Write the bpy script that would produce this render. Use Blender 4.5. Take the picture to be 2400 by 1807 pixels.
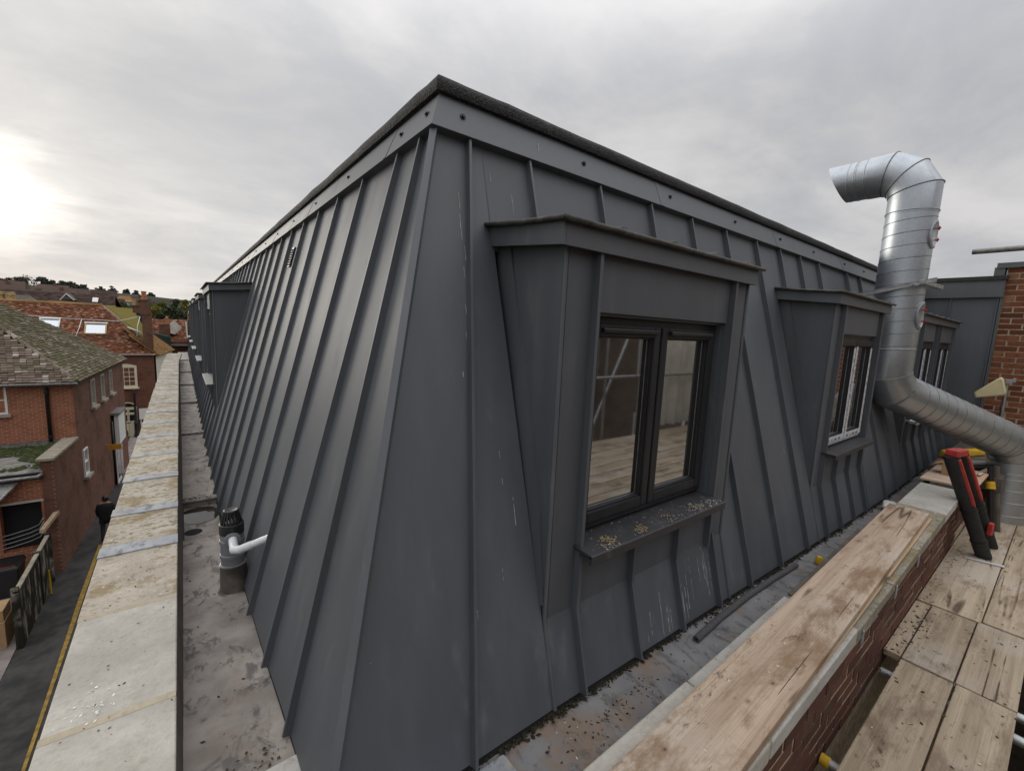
import bpy, bmesh, math, random
from mathutils import Vector, Matrix, noise
random.seed(7)
for o in list(bpy.data.objects): bpy.data.objects.remove(o)
S = bpy.context.scene
C = S.collection
R_ = math.radians

# ------------------------------------------------------------------ camera
cam_d = bpy.data.cameras.new('camera'); cam = bpy.data.objects.new('camera', cam_d); C.objects.link(cam)
yaw, pitch, roll = 0.914117, 0.130234, 0.045818
fw = Vector((math.cos(yaw)*math.cos(pitch), math.sin(yaw)*math.cos(pitch), -math.sin(pitch)))
rt = Vector((math.sin(yaw), -math.cos(yaw), 0)); up = rt.cross(fw)
rt2 = math.cos(roll)*rt + math.sin(roll)*up; up2 = -math.sin(roll)*rt + math.cos(roll)*up
cam.matrix_world = Matrix((rt2, up2, -fw)).transposed().to_4x4()
cam_d.sensor_width = 36; cam_d.lens = 36*1012.7/2400
cam_d.clip_start = 0.05; cam_d.clip_end = 3000
S.camera = cam
S.render.resolution_x, S.render.resolution_y = 1024, 770

# ------------------------------------------------------------------ sky and sun
SUN_EL, SUN_AZ = R_(9.5), R_(102)          # azimuth counted from +x towards +y
sund = Vector((math.cos(SUN_EL)*math.cos(SUN_AZ), math.cos(SUN_EL)*math.sin(SUN_AZ), math.sin(SUN_EL)))
W = bpy.data.worlds.new('World'); S.world = W; W.use_nodes = True
nt = W.node_tree; N = nt.nodes; Lk = nt.links; N.clear()
def wn(t, **k):
    n = N.new(t)
    for a, b in k.items(): setattr(n, a, b)
    return n
out = wn('ShaderNodeOutputWorld'); bg = wn('ShaderNodeBackground'); Lk.new(bg.outputs[0], out.inputs[0])
sky = wn('ShaderNodeTexSky', sky_type='NISHITA', sun_disc=False)
sky.sun_elevation = SUN_EL; sky.sun_rotation = R_(90) - SUN_AZ; sky.air_density = 1.2; sky.dust_density = 1
tc = wn('ShaderNodeTexCoord')
sep = wn('ShaderNodeSeparateXYZ'); Lk.new(tc.outputs['Generated'], sep.inputs[0])
def math_(op, a, b=None, c=None, clamp=False):
    m = wn('ShaderNodeMath', operation=op, use_clamp=clamp)
    for i, v in enumerate((a, b, c)):
        if v is None: continue
        if isinstance(v, (int, float)): m.inputs[i].default_value = v
        else: Lk.new(v, m.inputs[i])
    return m.outputs[0]
zc = math_('MAXIMUM', sep.outputs[2], 0.0)
den = math_('ADD', zc, 0.22)
comb = wn('ShaderNodeCombineXYZ')
Lk.new(math_('DIVIDE', sep.outputs[0], den), comb.inputs[0]); Lk.new(math_('DIVIDE', sep.outputs[1], den), comb.inputs[1])
def wnoise(scale, detail, rough, off, lo, hi, dist=0.0):
    mp = wn('ShaderNodeMapping'); mp.inputs['Location'].default_value = off
    mp.inputs['Rotation'].default_value = (0, 0, R_(25)); mp.inputs['Scale'].default_value = (1, 1.25, 1)
    Lk.new(comb.outputs[0], mp.inputs[0])
    n = wn('ShaderNodeTexNoise'); n.inputs['Scale'].default_value = scale; n.inputs['Detail'].default_value = detail
    n.inputs['Roughness'].default_value = rough; n.inputs['Distortion'].default_value = dist
    Lk.new(mp.outputs[0], n.inputs['Vector'])
    r = wn('ShaderNodeMapRange', interpolation_type='SMOOTHSTEP'); r.inputs[1].default_value = lo; r.inputs[2].default_value = hi
    Lk.new(n.outputs['Fac'], r.inputs[0]); return r.outputs[0]
c1 = wnoise(0.95, 6, 0.58, (3.1, 1.7, 0), 0.36, 0.66, 0.35)
c2 = wnoise(2.4, 6, 0.60, (9.4, 5.2, 2), 0.36, 0.66, 0.3)
cl = math_('ADD', math_('MULTIPLY', c1, 0.72), math_('MULTIPLY', c2, 0.28))
ramp = wn('ShaderNodeValToRGB'); e = ramp.color_ramp.elements
e[0].position = 0.0; e[0].color = (0.475, 0.485, 0.515, 1); e[1].position = 1.0; e[1].color = (0.715, 0.70, 0.70, 1)
m_ = ramp.color_ramp.elements.new(0.5); m_.color = (0.60, 0.595, 0.605, 1)
Lk.new(cl, ramp.inputs[0])
# overcast sky: brighter towards the zenith (CIE overcast law, softened near the horizon)
gr = wn('ShaderNodeMapRange', interpolation_type='SMOOTHSTEP'); gr.inputs[1].default_value = 0.36; gr.inputs[2].default_value = 0.95
gr.inputs[3].default_value = 1.0; gr.inputs[4].default_value = 2.7; Lk.new(zc, gr.inputs[0])
vm = wn('ShaderNodeVectorMath', operation='SCALE'); Lk.new(ramp.outputs[0], vm.inputs[0]); Lk.new(gr.outputs[0], vm.inputs['Scale'])
# the sun's glow through the cloud
dt = wn('ShaderNodeVectorMath', operation='DOT_PRODUCT'); Lk.new(tc.outputs['Generated'], dt.inputs[0]); dt.inputs[1].default_value = sund
dpos = math_('MAXIMUM', dt.outputs['Value'], 0.0)
g1 = math_('MULTIPLY', math_('POWER', dpos, 480), 1.05)
g2 = math_('MULTIPLY', math_('POWER', dpos, 5), 0.17)
glow = math_('ADD', math_('MULTIPLY', g1, math_('ADD', math_('MULTIPLY', c2, 0.8), 0.3)), g2)
gv = wn('ShaderNodeVectorMath', operation='SCALE'); gv.inputs[0].default_value = (1.0, 0.935, 0.80); Lk.new(glow, gv.inputs['Scale'])
ad = wn('ShaderNodeVectorMath', operation='ADD'); Lk.new(vm.outputs[0], ad.inputs[0]); Lk.new(gv.outputs[0], ad.inputs[1])
# clear sky behind, thinly through the cloud
sk = wn('ShaderNodeVectorMath', operation='SCALE'); sk.inputs['Scale'].default_value = 0.012; Lk.new(sky.outputs[0], sk.inputs[0])
mx = wn('ShaderNodeMix', data_type='RGBA'); mx.inputs[0].default_value = 0.12
Lk.new(ad.outputs[0], mx.inputs[6]); Lk.new(sk.outputs[0], mx.inputs[7])
Lk.new(mx.outputs[2], bg.inputs[0]); bg.inputs[1].default_value = 1.0
sl = bpy.data.lights.new('sun', 'SUN'); so = bpy.data.objects.new('sun', sl); C.objects.link(so)
sl.energy = 0.9; sl.angle = R_(25); sl.color = (1.0, 0.93, 0.82)
so.rotation_euler = (-sund).to_track_quat('-Z', 'Y').to_euler(); so.location = (0, 0, 30)
S.view_settings.view_transform = 'Standard'; S.view_settings.look = 'None'
S.view_settings.gamma = 1; S.view_settings.exposure = 0.12; S.view_settings.use_curve_mapping = False

# ------------------------------------------------------------------ helpers
LOC = {}
class B:
    def __init__(s): s.v = []; s.f = []; s.tint = []
    def add(s, vs, fs, t=None):
        k = len(s.v); s.v += [tuple(v) for v in vs]; s.f += [tuple(i+k for i in f) for f in fs]
        s.tint += [random.random() if t is None else t]*len(fs); return s
    def hexa(s, p, t=None):     # 8 corners: bottom 4 then top 4, same order
        return s.add(p, [(0,3,2,1),(4,5,6,7),(0,1,5,4),(1,2,6,5),(2,3,7,6),(3,0,4,7)], t)
    def box(s, a, b, t=None):
        x0,y0,z0 = a; x1,y1,z1 = b
        return s.hexa([(x0,y0,z0),(x1,y0,z0),(x1,y1,z0),(x0,y1,z0),(x0,y0,z1),(x1,y0,z1),(x1,y1,z1),(x0,y1,z1)], t)
    def obox(s, o, ax, ay, az, t=None):
        o, ax, ay, az = map(Vector, (o, ax, ay, az))
        return s.hexa([o, o+ax, o+ax+ay, o+ay, o+az, o+ax+az, o+ax+ay+az, o+ay+az], t)
    def poly(s, pts): return s.add(pts, [tuple(range(len(pts)))])
    def prism(s, pts, ext, t=None):
        n = len(pts); ext = Vector(ext); p2 = [Vector(p)+ext for p in pts]
        return s.add(list(pts)+p2, [tuple(range(n))[::-1], tuple(range(n, 2*n))]+[(i,(i+1)%n,n+(i+1)%n,n+i) for i in range(n)], t)
    def tube(s, path, r, n=12, caps=True, rings=None):
        path = [Vector(p) for p in path]; m = len(path)
        rs = r if isinstance(r, (list, tuple)) else [r]*m
        d0 = (path[1]-path[0]).normalized(); ref = Vector((0,0,1)) if abs(d0.z) < .9 else Vector((1,0,0))
        u = d0.cross(ref).normalized(); vs = []
        for i, p in enumerate(path):
            if i == 0: dd = path[1]-path[0]; nn = dd.normalized(); prev = nn
            elif i == m-1: dd = path[i]-path[i-1]; nn = dd.normalized(); prev = nn
            else:
                prev = (path[i]-path[i-1]).normalized(); nx = (path[i+1]-path[i]).normalized(); nn = (prev+nx).normalized()
            # transport u perpendicular to prev
            u = (u - prev*u.dot(prev)).normalized(); w = prev.cross(u)
            for k in range(n):
                a = 2*math.pi*k/n; q = u*math.cos(a)*rs[i]+w*math.sin(a)*rs[i]
                q = q - prev*(q.dot(nn)/max(prev.dot(nn), .2))      # slide along prev to the mitre plane
                vs.append(p+q)
        fs = []
        for i in range(m-1):
            for k in range(n): fs.append((i*n+k, i*n+(k+1)%n, (i+1)*n+(k+1)%n, (i+1)*n+k))
        if caps: fs += [tuple(range(n))[::-1], tuple(range((m-1)*n, m*n))]
        return s.add(vs, fs)
    def lathe(s, c, prof, n=20):
        c = Vector(c); vs = []; fs = []
        for r, z in prof:
            for k in range(n): a = 2*math.pi*k/n; vs.append(c+Vector((r*math.cos(a), r*math.sin(a), z)))
        for i in range(len(prof)-1):
            for k in range(n): fs.append((i*n+k, i*n+(k+1)%n, (i+1)*n+(k+1)%n, (i+1)*n+k))
        fs += [tuple(range(n))[::-1], tuple(range((len(prof)-1)*n, len(prof)*n))]
        return s.add(vs, fs)
def mesh(name, b, mat, off=Vector(), smooth=False, tint=False):
    m = bpy.data.meshes.new(name); m.from_pydata([Vector(v)-off for v in b.v], [], b.f)
    bm = bmesh.new(); bm.from_mesh(m); bmesh.ops.recalc_face_normals(bm, faces=bm.faces); bm.to_mesh(m); bm.free()
    if tint and len(b.tint) == len(m.polygons):
        a = m.attributes.new('tint', 'FLOAT', 'FACE'); a.data.foreach_set('value', b.tint)
    if mat: m.materials.append(mat)
    if smooth:
        m.polygons.foreach_set('use_smooth', [True]*len(m.polygons))
        if smooth is not True: m.set_sharp_from_angle(angle=R_(smooth))
    return m
def tag(o, label=None, cat=None, group=None, kind=None):
    for k, v in (('label', label), ('category', cat), ('group', group), ('kind', kind)):
        if v: o[k] = v
    return o
def ob(name, b, mat, parent=None, smooth=False, bevel=0, kind=None, label=None, cat=None, group=None, tint=False):
    if parent is None:
        xs = [v[0] for v in b.v]; ys = [v[1] for v in b.v]; zs = [v[2] for v in b.v]
        off = Vector(((min(xs)+max(xs))/2, (min(ys)+max(ys))/2, min(zs)))
    else: off = LOC[parent.name]
    o = bpy.data.objects.new(name, mesh(name, b, mat, off, smooth, tint)); C.objects.link(o); LOC[o.name] = off
    if parent is None: o.location = off
    else: o.parent = parent
    if bevel:
        md = o.modifiers.new('bevel', 'BEVEL'); md.width = bevel; md.segments = 2; md.limit_method = 'ANGLE'
    return tag(o, label, cat, group, kind)
def thing(name, loc, label, cat, group=None):
    o = bpy.data.objects.new(name, None); C.objects.link(o); o.location = loc; o.empty_display_size = .2
    LOC[o.name] = Vector(loc); return tag(o, label, cat, group)
def inst(name, me, parent, loc, rot=(0,0,0), scale=(1,1,1)):   # a piece sharing mesh data
    o = bpy.data.objects.new(name, me); C.objects.link(o); o.parent = parent
    o.location = Vector(loc)-LOC[parent.name]; o.rotation_euler = rot; o.scale = scale; LOC[o.name] = LOC[parent.name]; return o

# ------------------------------------------------------------------ materials
class NT:
    def __init__(s, name):
        s.m = bpy.data.materials.new(name); s.m.use_nodes = True; s.t = s.m.node_tree; s.n = s.t.nodes
        s.bs = s.n['Principled BSDF']; s.tc = s.n.new('ShaderNodeTexCoord'); s.oi = None; s.geo = None
    def lk(s, a, b): s.t.links.new(a, b)
    def rnd(s):
        if not s.oi: s.oi = s.n.new('ShaderNodeObjectInfo')
        return s.oi.outputs['Random']
    def pos(s):
        if not s.geo: s.geo = s.n.new('ShaderNodeNewGeometry')
        return s.geo.outputs['Position']
    def math(s, op, a, b=None, clamp=False):
        m = s.n.new('ShaderNodeMath'); m.operation = op; m.use_clamp = clamp
        for i, v in enumerate((a, b)):
            if v is None: continue
            if isinstance(v, (int, float)): m.inputs[i].default_value = v
            else: s.lk(v, m.inputs[i])
        return m.outputs[0]
    def vec(s, stretch=(1,1,1), rot=(0,0,0), world=True, rnd=False):
        mp = s.n.new('ShaderNodeMapping'); mp.inputs['Scale'].default_value = stretch; mp.inputs['Rotation'].default_value = rot
        src = s.pos() if world else s.tc.outputs['Object']
        if rnd:
            a = s.n.new('ShaderNodeVectorMath'); a.operation = 'ADD'; s.lk(src, a.inputs[0])
            k = s.math('MULTIPLY', s.rnd(), 37.0); cb = s.n.new('ShaderNodeCombineXYZ')
            for i in range(3): s.lk(k, cb.inputs[i])
            s.lk(cb.outputs[0], a.inputs[1]); src = a.outputs[0]
        s.lk(src, mp.inputs['Vector']); return mp.outputs[0]
    def noise(s, v, scale, detail=4, rough=.55, dist=0):
        n = s.n.new('ShaderNodeTexNoise'); s.lk(v, n.inputs['Vector'])
        for k, x in (('Scale', scale), ('Detail', detail), ('Roughness', rough), ('Distortion', dist)): n.inputs[k].default_value = x
        return n.outputs['Fac']
    def voro(s, v, scale, feature='F1', out='Distance'):
        n = s.n.new('ShaderNodeTexVoronoi'); n.feature = feature; s.lk(v, n.inputs['Vector']); n.inputs['Scale'].default_value = scale
        return n.outputs[out]
    def rng(s, f, lo, hi, a=0., b=1.):
        r = s.n.new('ShaderNodeMapRange'); r.interpolation_type = 'SMOOTHSTEP'; s.lk(f, r.inputs[0])
        for i, x in enumerate((lo, hi, a, b)): r.inputs[i+1].default_value = x
        return r.outputs[0]
    def mix(s, f, a, b, mode='MIX'):
        m = s.n.new('ShaderNodeMix'); m.data_type = 'RGBA'; m.blend_type = mode
        for i, v in ((0, f), (6, a), (7, b)):
            if isinstance(v, (int, float)): m.inputs[i].default_value = v
            elif isinstance(v, (tuple, list)): m.inputs[i].default_value = (*v[:3], 1)
            else: s.lk(v, m.inputs[i])
        return m.outputs[2]
    def ramp(s, f, stops):
        r = s.n.new('ShaderNodeValToRGB'); s.lk(f, r.inputs[0]); e = r.color_ramp.elements
        while len(e) < len(stops): e.new(.5)
        for x, (p, c) in zip(e, stops): x.position = p; x.color = (*c, 1)
        return r.outputs[0]
    def bump(s, h, dist=.01, strength=1., prev=None):
        b = s.n.new('ShaderNodeBump'); b.inputs['Distance'].default_value = dist; b.inputs['Strength'].default_value = strength
        s.lk(h, b.inputs['Height'])
        if prev is not None: s.lk(prev, b.inputs['Normal'])
        return b.outputs[0]
    def done(s, col=None, rough=None, metal=None, normal=None, spec=None, **kw):
        for k, v in (('Base Color', col), ('Roughness', rough), ('Metallic', metal), ('Normal', normal), ('Specular IOR Level', spec)):
            if v is None: continue
            if isinstance(v, (int, float)): s.bs.inputs[k].default_value = v
            elif isinstance(v, (tuple, list)): s.bs.inputs[k].default_value = (*v[:3], 1)
            else: s.lk(v, s.bs.inputs[k])
        for k, v in kw.items(): s.bs.inputs[k.replace('_', ' ')].default_value = v
        return s.m
M = {}
def plain(name, col, rough=.6, metal=0., var=.15, scale=6., bump=0., spec=.5):
    t = NT(name); n = t.noise(t.vec(), scale, 5)
    dark = tuple(c*(1-var) for c in col); lite = tuple(min(1, c*(1+var)) for c in col)
    c = t.mix(t.rng(n, .3, .7), dark, lite)
    M[name] = t.done(c, rough, metal, t.bump(n, bump) if bump else None, spec)
    return M[name]
# coated steel sheet of the mansard
def metal_sheet(name, base, r0=.34):
    t = NT(name); v = t.vec()
    big = t.noise(v, 1.3, 3, .5); streak = t.noise(t.vec((9, 9, .7)), 1.0, 4, .6); fine = t.noise(v, 90, 2)
    pt = t.math('ADD', t.math('MULTIPLY', t.rnd(), .26), .87); pv = t.n.new('ShaderNodeCombineXYZ')
    for i in range(3): t.lk(pt, pv.inputs[i])
    c = t.mix(t.rng(streak, .35, .75), base, tuple(x*1.22 for x in base)); c = t.mix(1.0, c, pv.outputs[0], 'MULTIPLY')
    c = t.mix(t.math('MULTIPLY', t.rng(big, .45, .8), .35), c, tuple(x*.8 for x in base))
    dust = t.math('MULTIPLY', t.rng(t.noise(t.vec((5, 5, .9)), 2.2, 6, .7), .54, .80), .24)
    c = t.mix(dust, c, (.30, .28, .25))
    spk = t.math('MULTIPLY', t.rng(t.voro(t.vec(), 9), .0, .022, 1, 0), t.rng(t.noise(v, 3.1, 2), .56, .62))
    c = t.mix(t.math('MULTIPLY', spk, .55), c, (.55, .54, .5))
    r = t.math('ADD', t.math('MULTIPLY', streak, .12), r0)
    r = t.math('ADD', r, t.math('MULTIPLY', dust, .8))
    nb = t.bump(t.noise(t.vec((1, 1, .6), rnd=True), 2.6, 1, .4), .0045, .5); nb = t.bump(fine, .0004, .25, nb)
    M[name] = t.done(c, r, 0., nb, .95)
metal_sheet('sheet', (.070, .078, .091), .54)
metal_sheet('sheet_trim', (.072, .079, .091), .50)
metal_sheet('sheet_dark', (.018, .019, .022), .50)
t = NT('felt'); v = t.vec(); n = t.noise(v, 60, 6, .7); g = t.voro(v, 160); w_ = t.noise(v, 7, 4)
c = t.mix(t.rng(n, .35, .7), (.012, .012, .013), (.05, .049, .048)); c = t.mix(t.rng(w_, .55, .75), c, (.075, .07, .064))
M['felt'] = t.done(c, .75, 0, t.bump(t.math('ADD', n, g), .006, .9))
# lead sheet in the gutters
def lead(name, ca, cb, blotch, dirt):
    t = NT(name); v = t.vec(); n = t.noise(v, 5, 6, .6); s_ = t.noise(t.vec((1, .5, 1)), 16, 6, .65, .4); f = t.noise(v, 70, 3)
    c = t.mix(t.rng(n, .3, .7), ca, cb)
    c = t.mix(t.math('MULTIPLY', t.rng(s_, .53, .64), .75), c, blotch)
    c = t.mix(t.math('MULTIPLY', t.rng(t.noise(v, 2.7, 6, .75), .50, .66), .8), c, dirt)
    c = t.mix(t.math('MULTIPLY', t.rng(t.noise(t.vec((1, .8, 1)), 6.5, 7, .72, .8), .56, .64), .55), c, tuple(x*.7 for x in blotch))
    c = t.mix(t.math('MULTIPLY', t.rng(t.voro(t.vec((1, .7, 1), (0, 0, .4)), 22), .02, .10, 1, 0), t.rng(t.noise(v, 4.1, 2), .5, .6)), c, (.03, .028, .025))
    M[name] = t.done(c, t.rng(s_, .4, .7, .6, .8), 0., t.bump(t.math('ADD', t.math('MULTIPLY', n, .5), t.math('MULTIPLY', f, .2)), .004, .5), .22)
lead('lead', (.19, .17, .152), (.34, .305, .275), (.075, .074, .075), (.22, .18, .145))
lead('lead_grey', (.17, .17, .175), (.25, .25, .25), (.10, .10, .105), (.24, .17, .12))
lead('lead_strip', (.25, .265, .285), (.37, .39, .41), (.15, .15, .15), (.36, .33, .27))
def stone(name, ca, cb, lichen, lam, spots=.5, bump=.004):
    t = NT(name); v = t.vec(rnd=True); n = t.noise(v, 4, 6, .6); f = t.noise(v, 45, 5, .7); l = t.noise(t.vec((1, 1.5, 1), rnd=True), 20, 6, .72, .5)
    c = t.mix(t.rng(n, .3, .7), ca, cb); c = t.mix(t.math('MULTIPLY', t.rng(f, .45, .7), .35), c, tuple(x*.7 for x in ca))
    c = t.mix(t.math('MULTIPLY', t.rng(l, .60-lam*.13, .70-lam*.13), min(1, lam+.1)), c, lichen)
    if lam > .3:
        y_ = t.noise(t.vec(rnd=True), 7, 5, .65); c = t.mix(t.math('MULTIPLY', t.rng(y_, .50, .64), .75), c, (.26, .19, .085))
        w2_ = t.noise(t.vec((1, 1.6, 1), rnd=True), 26, 6, .7, .8); c = t.mix(t.math('MULTIPLY', t.rng(w2_, .60, .68), .7), c, (.78, .74, .66))
        d_ = t.noise(t.vec((1, 2.2, 1)), 33, 6, .75); c = t.mix(t.math('MULTIPLY', t.rng(d_, .58, .66), .75), c, (.07, .062, .05))
    sp = t.math('MULTIPLY', t.rng(t.voro(t.vec((1, .8, 1), (0, 0, .6), rnd=True), 13), .015, .075, 1, 0), t.rng(t.noise(v, 5.3, 2), .52, .58))
    c = t.mix(t.math('MULTIPLY', sp, spots), c, (.10, .075, .05))
    M[name] = t.done(c, .85, 0, t.bump(t.math('ADD', f, l), bump*(1+lam*1.5), .8), .3)
stone('coping_new', (.41, .385, .335), (.57, .545, .48), (.33, .27, .18), .2, .95)
stone('coping_old', (.42, .37, .29), (.58, .53, .44), (.17, .145, .095), .75)
stone('coping_worn', (.42, .37, .30), (.55, .49, .41), (.22, .18, .12), .45)
stone('mortar', (.42, .36, .26), (.50, .44, .33), (.30, .25, .16), .25)
stone('concrete_grey', (.42, .40, .36), (.54, .52, .48), (.20, .19, .15), .3)
stone('stone_moss', (.24, .22, .17), (.36, .33, .27), (.08, .085, .05), .5)
# timber, grain along x
def timber(name, ca, cb, stain, sa=.5, axis=0, knots=True, grey=0.):
    t = NT(name); st = [17, 17, 17]; st[axis] = .55; V = lambda s: t.vec(tuple(s), world=False, rnd=True)
    g = t.noise(V(st), 1.0, 5, .55, .25); st2 = [120, 120, 120]; st2[axis] = 2.5
    g2 = t.noise(V(st2), 1.0, 3, .6); st4 = [5, 5, 5]; st4[axis] = 150
    saw = t.noise(V(st4), 1.0, 3, .6)
    v = V((1, 1, 1)); n = t.noise(V(tuple(.55 if i == axis else 1.6 for i in range(3))), 3.4, 8, .72, .25); n2 = t.noise(V(tuple(.6 if i == axis else 1.5 for i in range(3))), 10, 8, .78, .2); n3 = t.noise(v, 1.3, 3)
    c = t.mix(t.rng(g, .36, .64), ca, cb); c = t.mix(t.math('MULTIPLY', t.rng(g2, .5, .72), .35), c, tuple(x*.5 for x in ca))
    c = t.mix(t.math('MULTIPLY', t.math('MULTIPLY', t.rng(saw, .5, .7), t.rng(n3, .4, .6)), .16), c, tuple(x*.62 for x in ca))
    c = t.mix(t.math('MULTIPLY', t.rng(n3, .48, .66), .55), c, (.50, .45, .39))
    c = t.mix(t.math('MULTIPLY', t.rng(n, .47, .64), sa), c, stain)
    c = t.mix(t.math('MULTIPLY', t.rng(n2, .57, .68), sa), c, tuple(x*.45 for x in stain))
    if knots:
        st3 = [13, 13, 13]; st3[axis] = 8
        k = t.voro(V(st3), 1.0); ed = t.noise(v, 60, 3); k = t.math('ADD', k, t.math('MULTIPLY', ed, .10))
        pick = t.rng(t.noise(V(tuple(x*.45 for x in st3)), 1.0, 1), .42, .55)
        c = t.mix(t.math('MULTIPLY', t.math('MULTIPLY', t.rng(k, .09, .24, 1, 0), pick), .55), c, (.20, .12, .07))
        c = t.mix(t.math('MULTIPLY', t.math('MULTIPLY', t.rng(k, .07, .13, 1, 0), pick), .8), c, (.075, .045, .028))
    tn = t.math('ADD', t.math('MULTIPLY', t.rnd(), .26), .87); cb_ = t.n.new('ShaderNodeCombineXYZ')
    for i in range(3): t.lk(tn, cb_.inputs[i])
    c = t.mix(1.0, c, cb_.outputs[0], 'MULTIPLY')
    cn = t.noise(V(tuple([x*.35 for x in st])), 1.0, 2, .4, .5)
    cr = t.math('MULTIPLY', t.math('MULTIPLY', t.rng(cn, .488, .5), t.rng(cn, .5, .512, 1, 0)), t.rng(t.noise(v, 1.9, 2), .5, .58))
    c = t.mix(t.math('MULTIPLY', cr, .8), c, (.06, .04, .028))
    spl = t.math('MULTIPLY', t.rng(t.voro(V((1, 1, 1)), 55), .0, .16, 1, 0), t.rng(t.noise(v, 4, 3), .52, .62))
    c = t.mix(t.math('MULTIPLY', spl, .7), c, (.07, .05, .035))
    h = t.math('ADD', t.math('ADD', g2, t.math('MULTIPLY', g, .6)), t.math('SUBTRACT', t.math('MULTIPLY', saw, .25), t.math('MULTIPLY', cr, 1.5)))
    M[name] = t.done(c, .85, 0, t.bump(h, .005, .8), .2)
timber('plank', (.37, .27, .195), (.50, .39, .295), (.235, .155, .095), .9)
timber('board', (.35, .28, .20), (.47, .385, .285), (.215, .16, .11), .85)
timber('batten', (.44, .31, .17), (.58, .43, .26), (.25, .17, .1), .3, knots=False)
timber('ply', (.50, .30, .18), (.60, .38, .24), (.40, .27, .18), .25, axis=1, knots=False)
timber('fence', (.016, .015, .011), (.032, .029, .021), (.014, .018, .008), .8, axis=2, knots=False)
# brick as single pieces, and as a distant material
t = NT('brick'); v = t.vec(rnd=True)
c = t.ramp(t.rnd(), [(0, (.11, .040, .022)), (.3, (.19, .065, .034)), (.6, (.26, .10, .05)), (.85, (.17, .065, .04)), (1, (.33, .15, .075))])
n = t.noise(v, 22, 6, .7); c = t.mix(t.math('MULTIPLY', t.rng(n, .45, .7), .6), c, (.07, .035, .025))
c = t.mix(t.math('MULTIPLY', t.rng(t.noise(t.vec(), 4, 4), .55, .75), .4), c, (.30, .22, .15))
M['brick'] = t.done(c, .88, 0, t.bump(n, .004, .8), .2)
t = NT('brick_red'); v = t.vec(rnd=True)
c = t.ramp(t.rnd(), [(0, (.085, .042, .034)), (.5, (.12, .055, .042)), (1, (.16, .078, .055))])
n = t.noise(v, 26, 6, .7); c = t.mix(t.math('MULTIPLY', t.rng(n, .45, .7), .6), c, (.08, .04, .03))
c = t.mix(t.math('MULTIPLY', t.rng(t.noise(t.vec(), 5, 5, .7), .5, .7), .55), c, (.13, .11, .07))
M['brick_red'] = t.done(c, .88, 0, t.bump(n, .004, .8), .2)
plain('mortar_joint', (.43, .35, .25), .95, 0, .3, 30, .002)
plain('mortar_dark', (.20, .15, .11), .95, 0, .35, 30, .002)
def brickwall(name, a, b, mo, axis='x', soot=.3, sz=1.0):
    t = NT(name); br = t.n.new('ShaderNodeTexBrick'); sp = t.n.new('ShaderNodeSeparateXYZ'); t.lk(t.pos(), sp.inputs[0])
    cb = t.n.new('ShaderNodeCombineXYZ'); t.lk(sp.outputs[0 if axis == 'x' else 1], cb.inputs[0]); t.lk(sp.outputs[2], cb.inputs[1])
    t.lk(cb.outputs[0], br.inputs['Vector'])
    for k, x in (('Scale', 1.0), ('Brick Width', .225*sz), ('Row Height', .075*sz), ('Mortar Size', .009*sz), ('Mortar Smooth', .2), ('Bias', -.1)): br.inputs[k].default_value = x
    br.inputs['Color1'].default_value = (*a, 1); br.inputs['Color2'].default_value = (*b, 1); br.inputs['Mortar'].default_value = (*mo, 1)
    n = t.noise(t.vec(), 1.1, 6, .65); f = t.noise(t.vec(), 12, 4)
    c = t.mix(t.math('MULTIPLY', t.rng(n, .45, .7), soot), br.outputs['Color'], tuple(x*.35 for x in a))
    c = t.mix(t.math('MULTIPLY', t.rng(f, .4, .75), .35), c, tuple(x*1.2 for x in b))
    M[name] = t.done(c, .9, 0, t.bump(br.outputs['Fac'], .01, -.6), .2)
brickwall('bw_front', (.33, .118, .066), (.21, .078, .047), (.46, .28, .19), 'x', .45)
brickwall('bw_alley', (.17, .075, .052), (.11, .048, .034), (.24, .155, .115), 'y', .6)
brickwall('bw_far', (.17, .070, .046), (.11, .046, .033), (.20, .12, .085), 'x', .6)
brickwall('bw_back', (.12, .085, .065), (.085, .062, .05), (.16, .13, .10), 'x', .6)
brickwall('bw_chim', (.17, .080, .050), (.10, .050, .035), (.20, .13, .09), 'x', .7)
brickwall('bw_own', (.20, .07, .04), (.14, .05, .03), (.25, .18, .12), 'x', .5)
def tiles(name, stops, moss, ma):
    t = NT(name); at = t.n.new('ShaderNodeAttribute'); at.attribute_name = 'tint'
    f = t.math('FRACT', t.math('ADD', at.outputs['Fac'], t.rnd())); c = t.ramp(f, stops)
    n = t.noise(t.vec(), .9, 5, .65); n2 = t.noise(t.vec(), 14, 5, .7); k = t.math('ADD', t.math('MULTIPLY', n, .6), t.math('MULTIPLY', n2, .4))
    c = t.mix(t.math('MULTIPLY', t.rng(k, .42, .6), ma), c, moss)
    M[name] = t.done(c, .92, 0, t.bump(n2, .01, .7), .2)
tiles('tile_brown', [(0, (.10, .075, .062)), (.4, (.16, .12, .098)), (.85, (.22, .17, .14)), (.95, (.30, .25, .21)), (1, (.50, .46, .42))], (.10, .095, .045), .45)
tiles('tile_moss', [(0, (.055, .042, .03)), (.5, (.12, .095, .065)), (.9, (.20, .165, .12)), (1, (.42, .38, .32))], (.085, .085, .028), .7)
tiles('tile_red', [(0, (.085, .032, .022)), (.4, (.19, .065, .035)), (.8, (.27, .11, .06)), (1, (.48, .30, .20))], (.10, .055, .025), .5)
tiles('tile_yellow', [(0, (.16, .12, .03)), (.5, (.22, .17, .04)), (1, (.30, .22, .07))], (.15, .16, .03), .8)
tiles('tile_ochre', [(0, (.17, .08, .035)), (.5, (.27, .14, .05)), (1, (.38, .22, .08))], (.14, .10, .04), .6)
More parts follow.
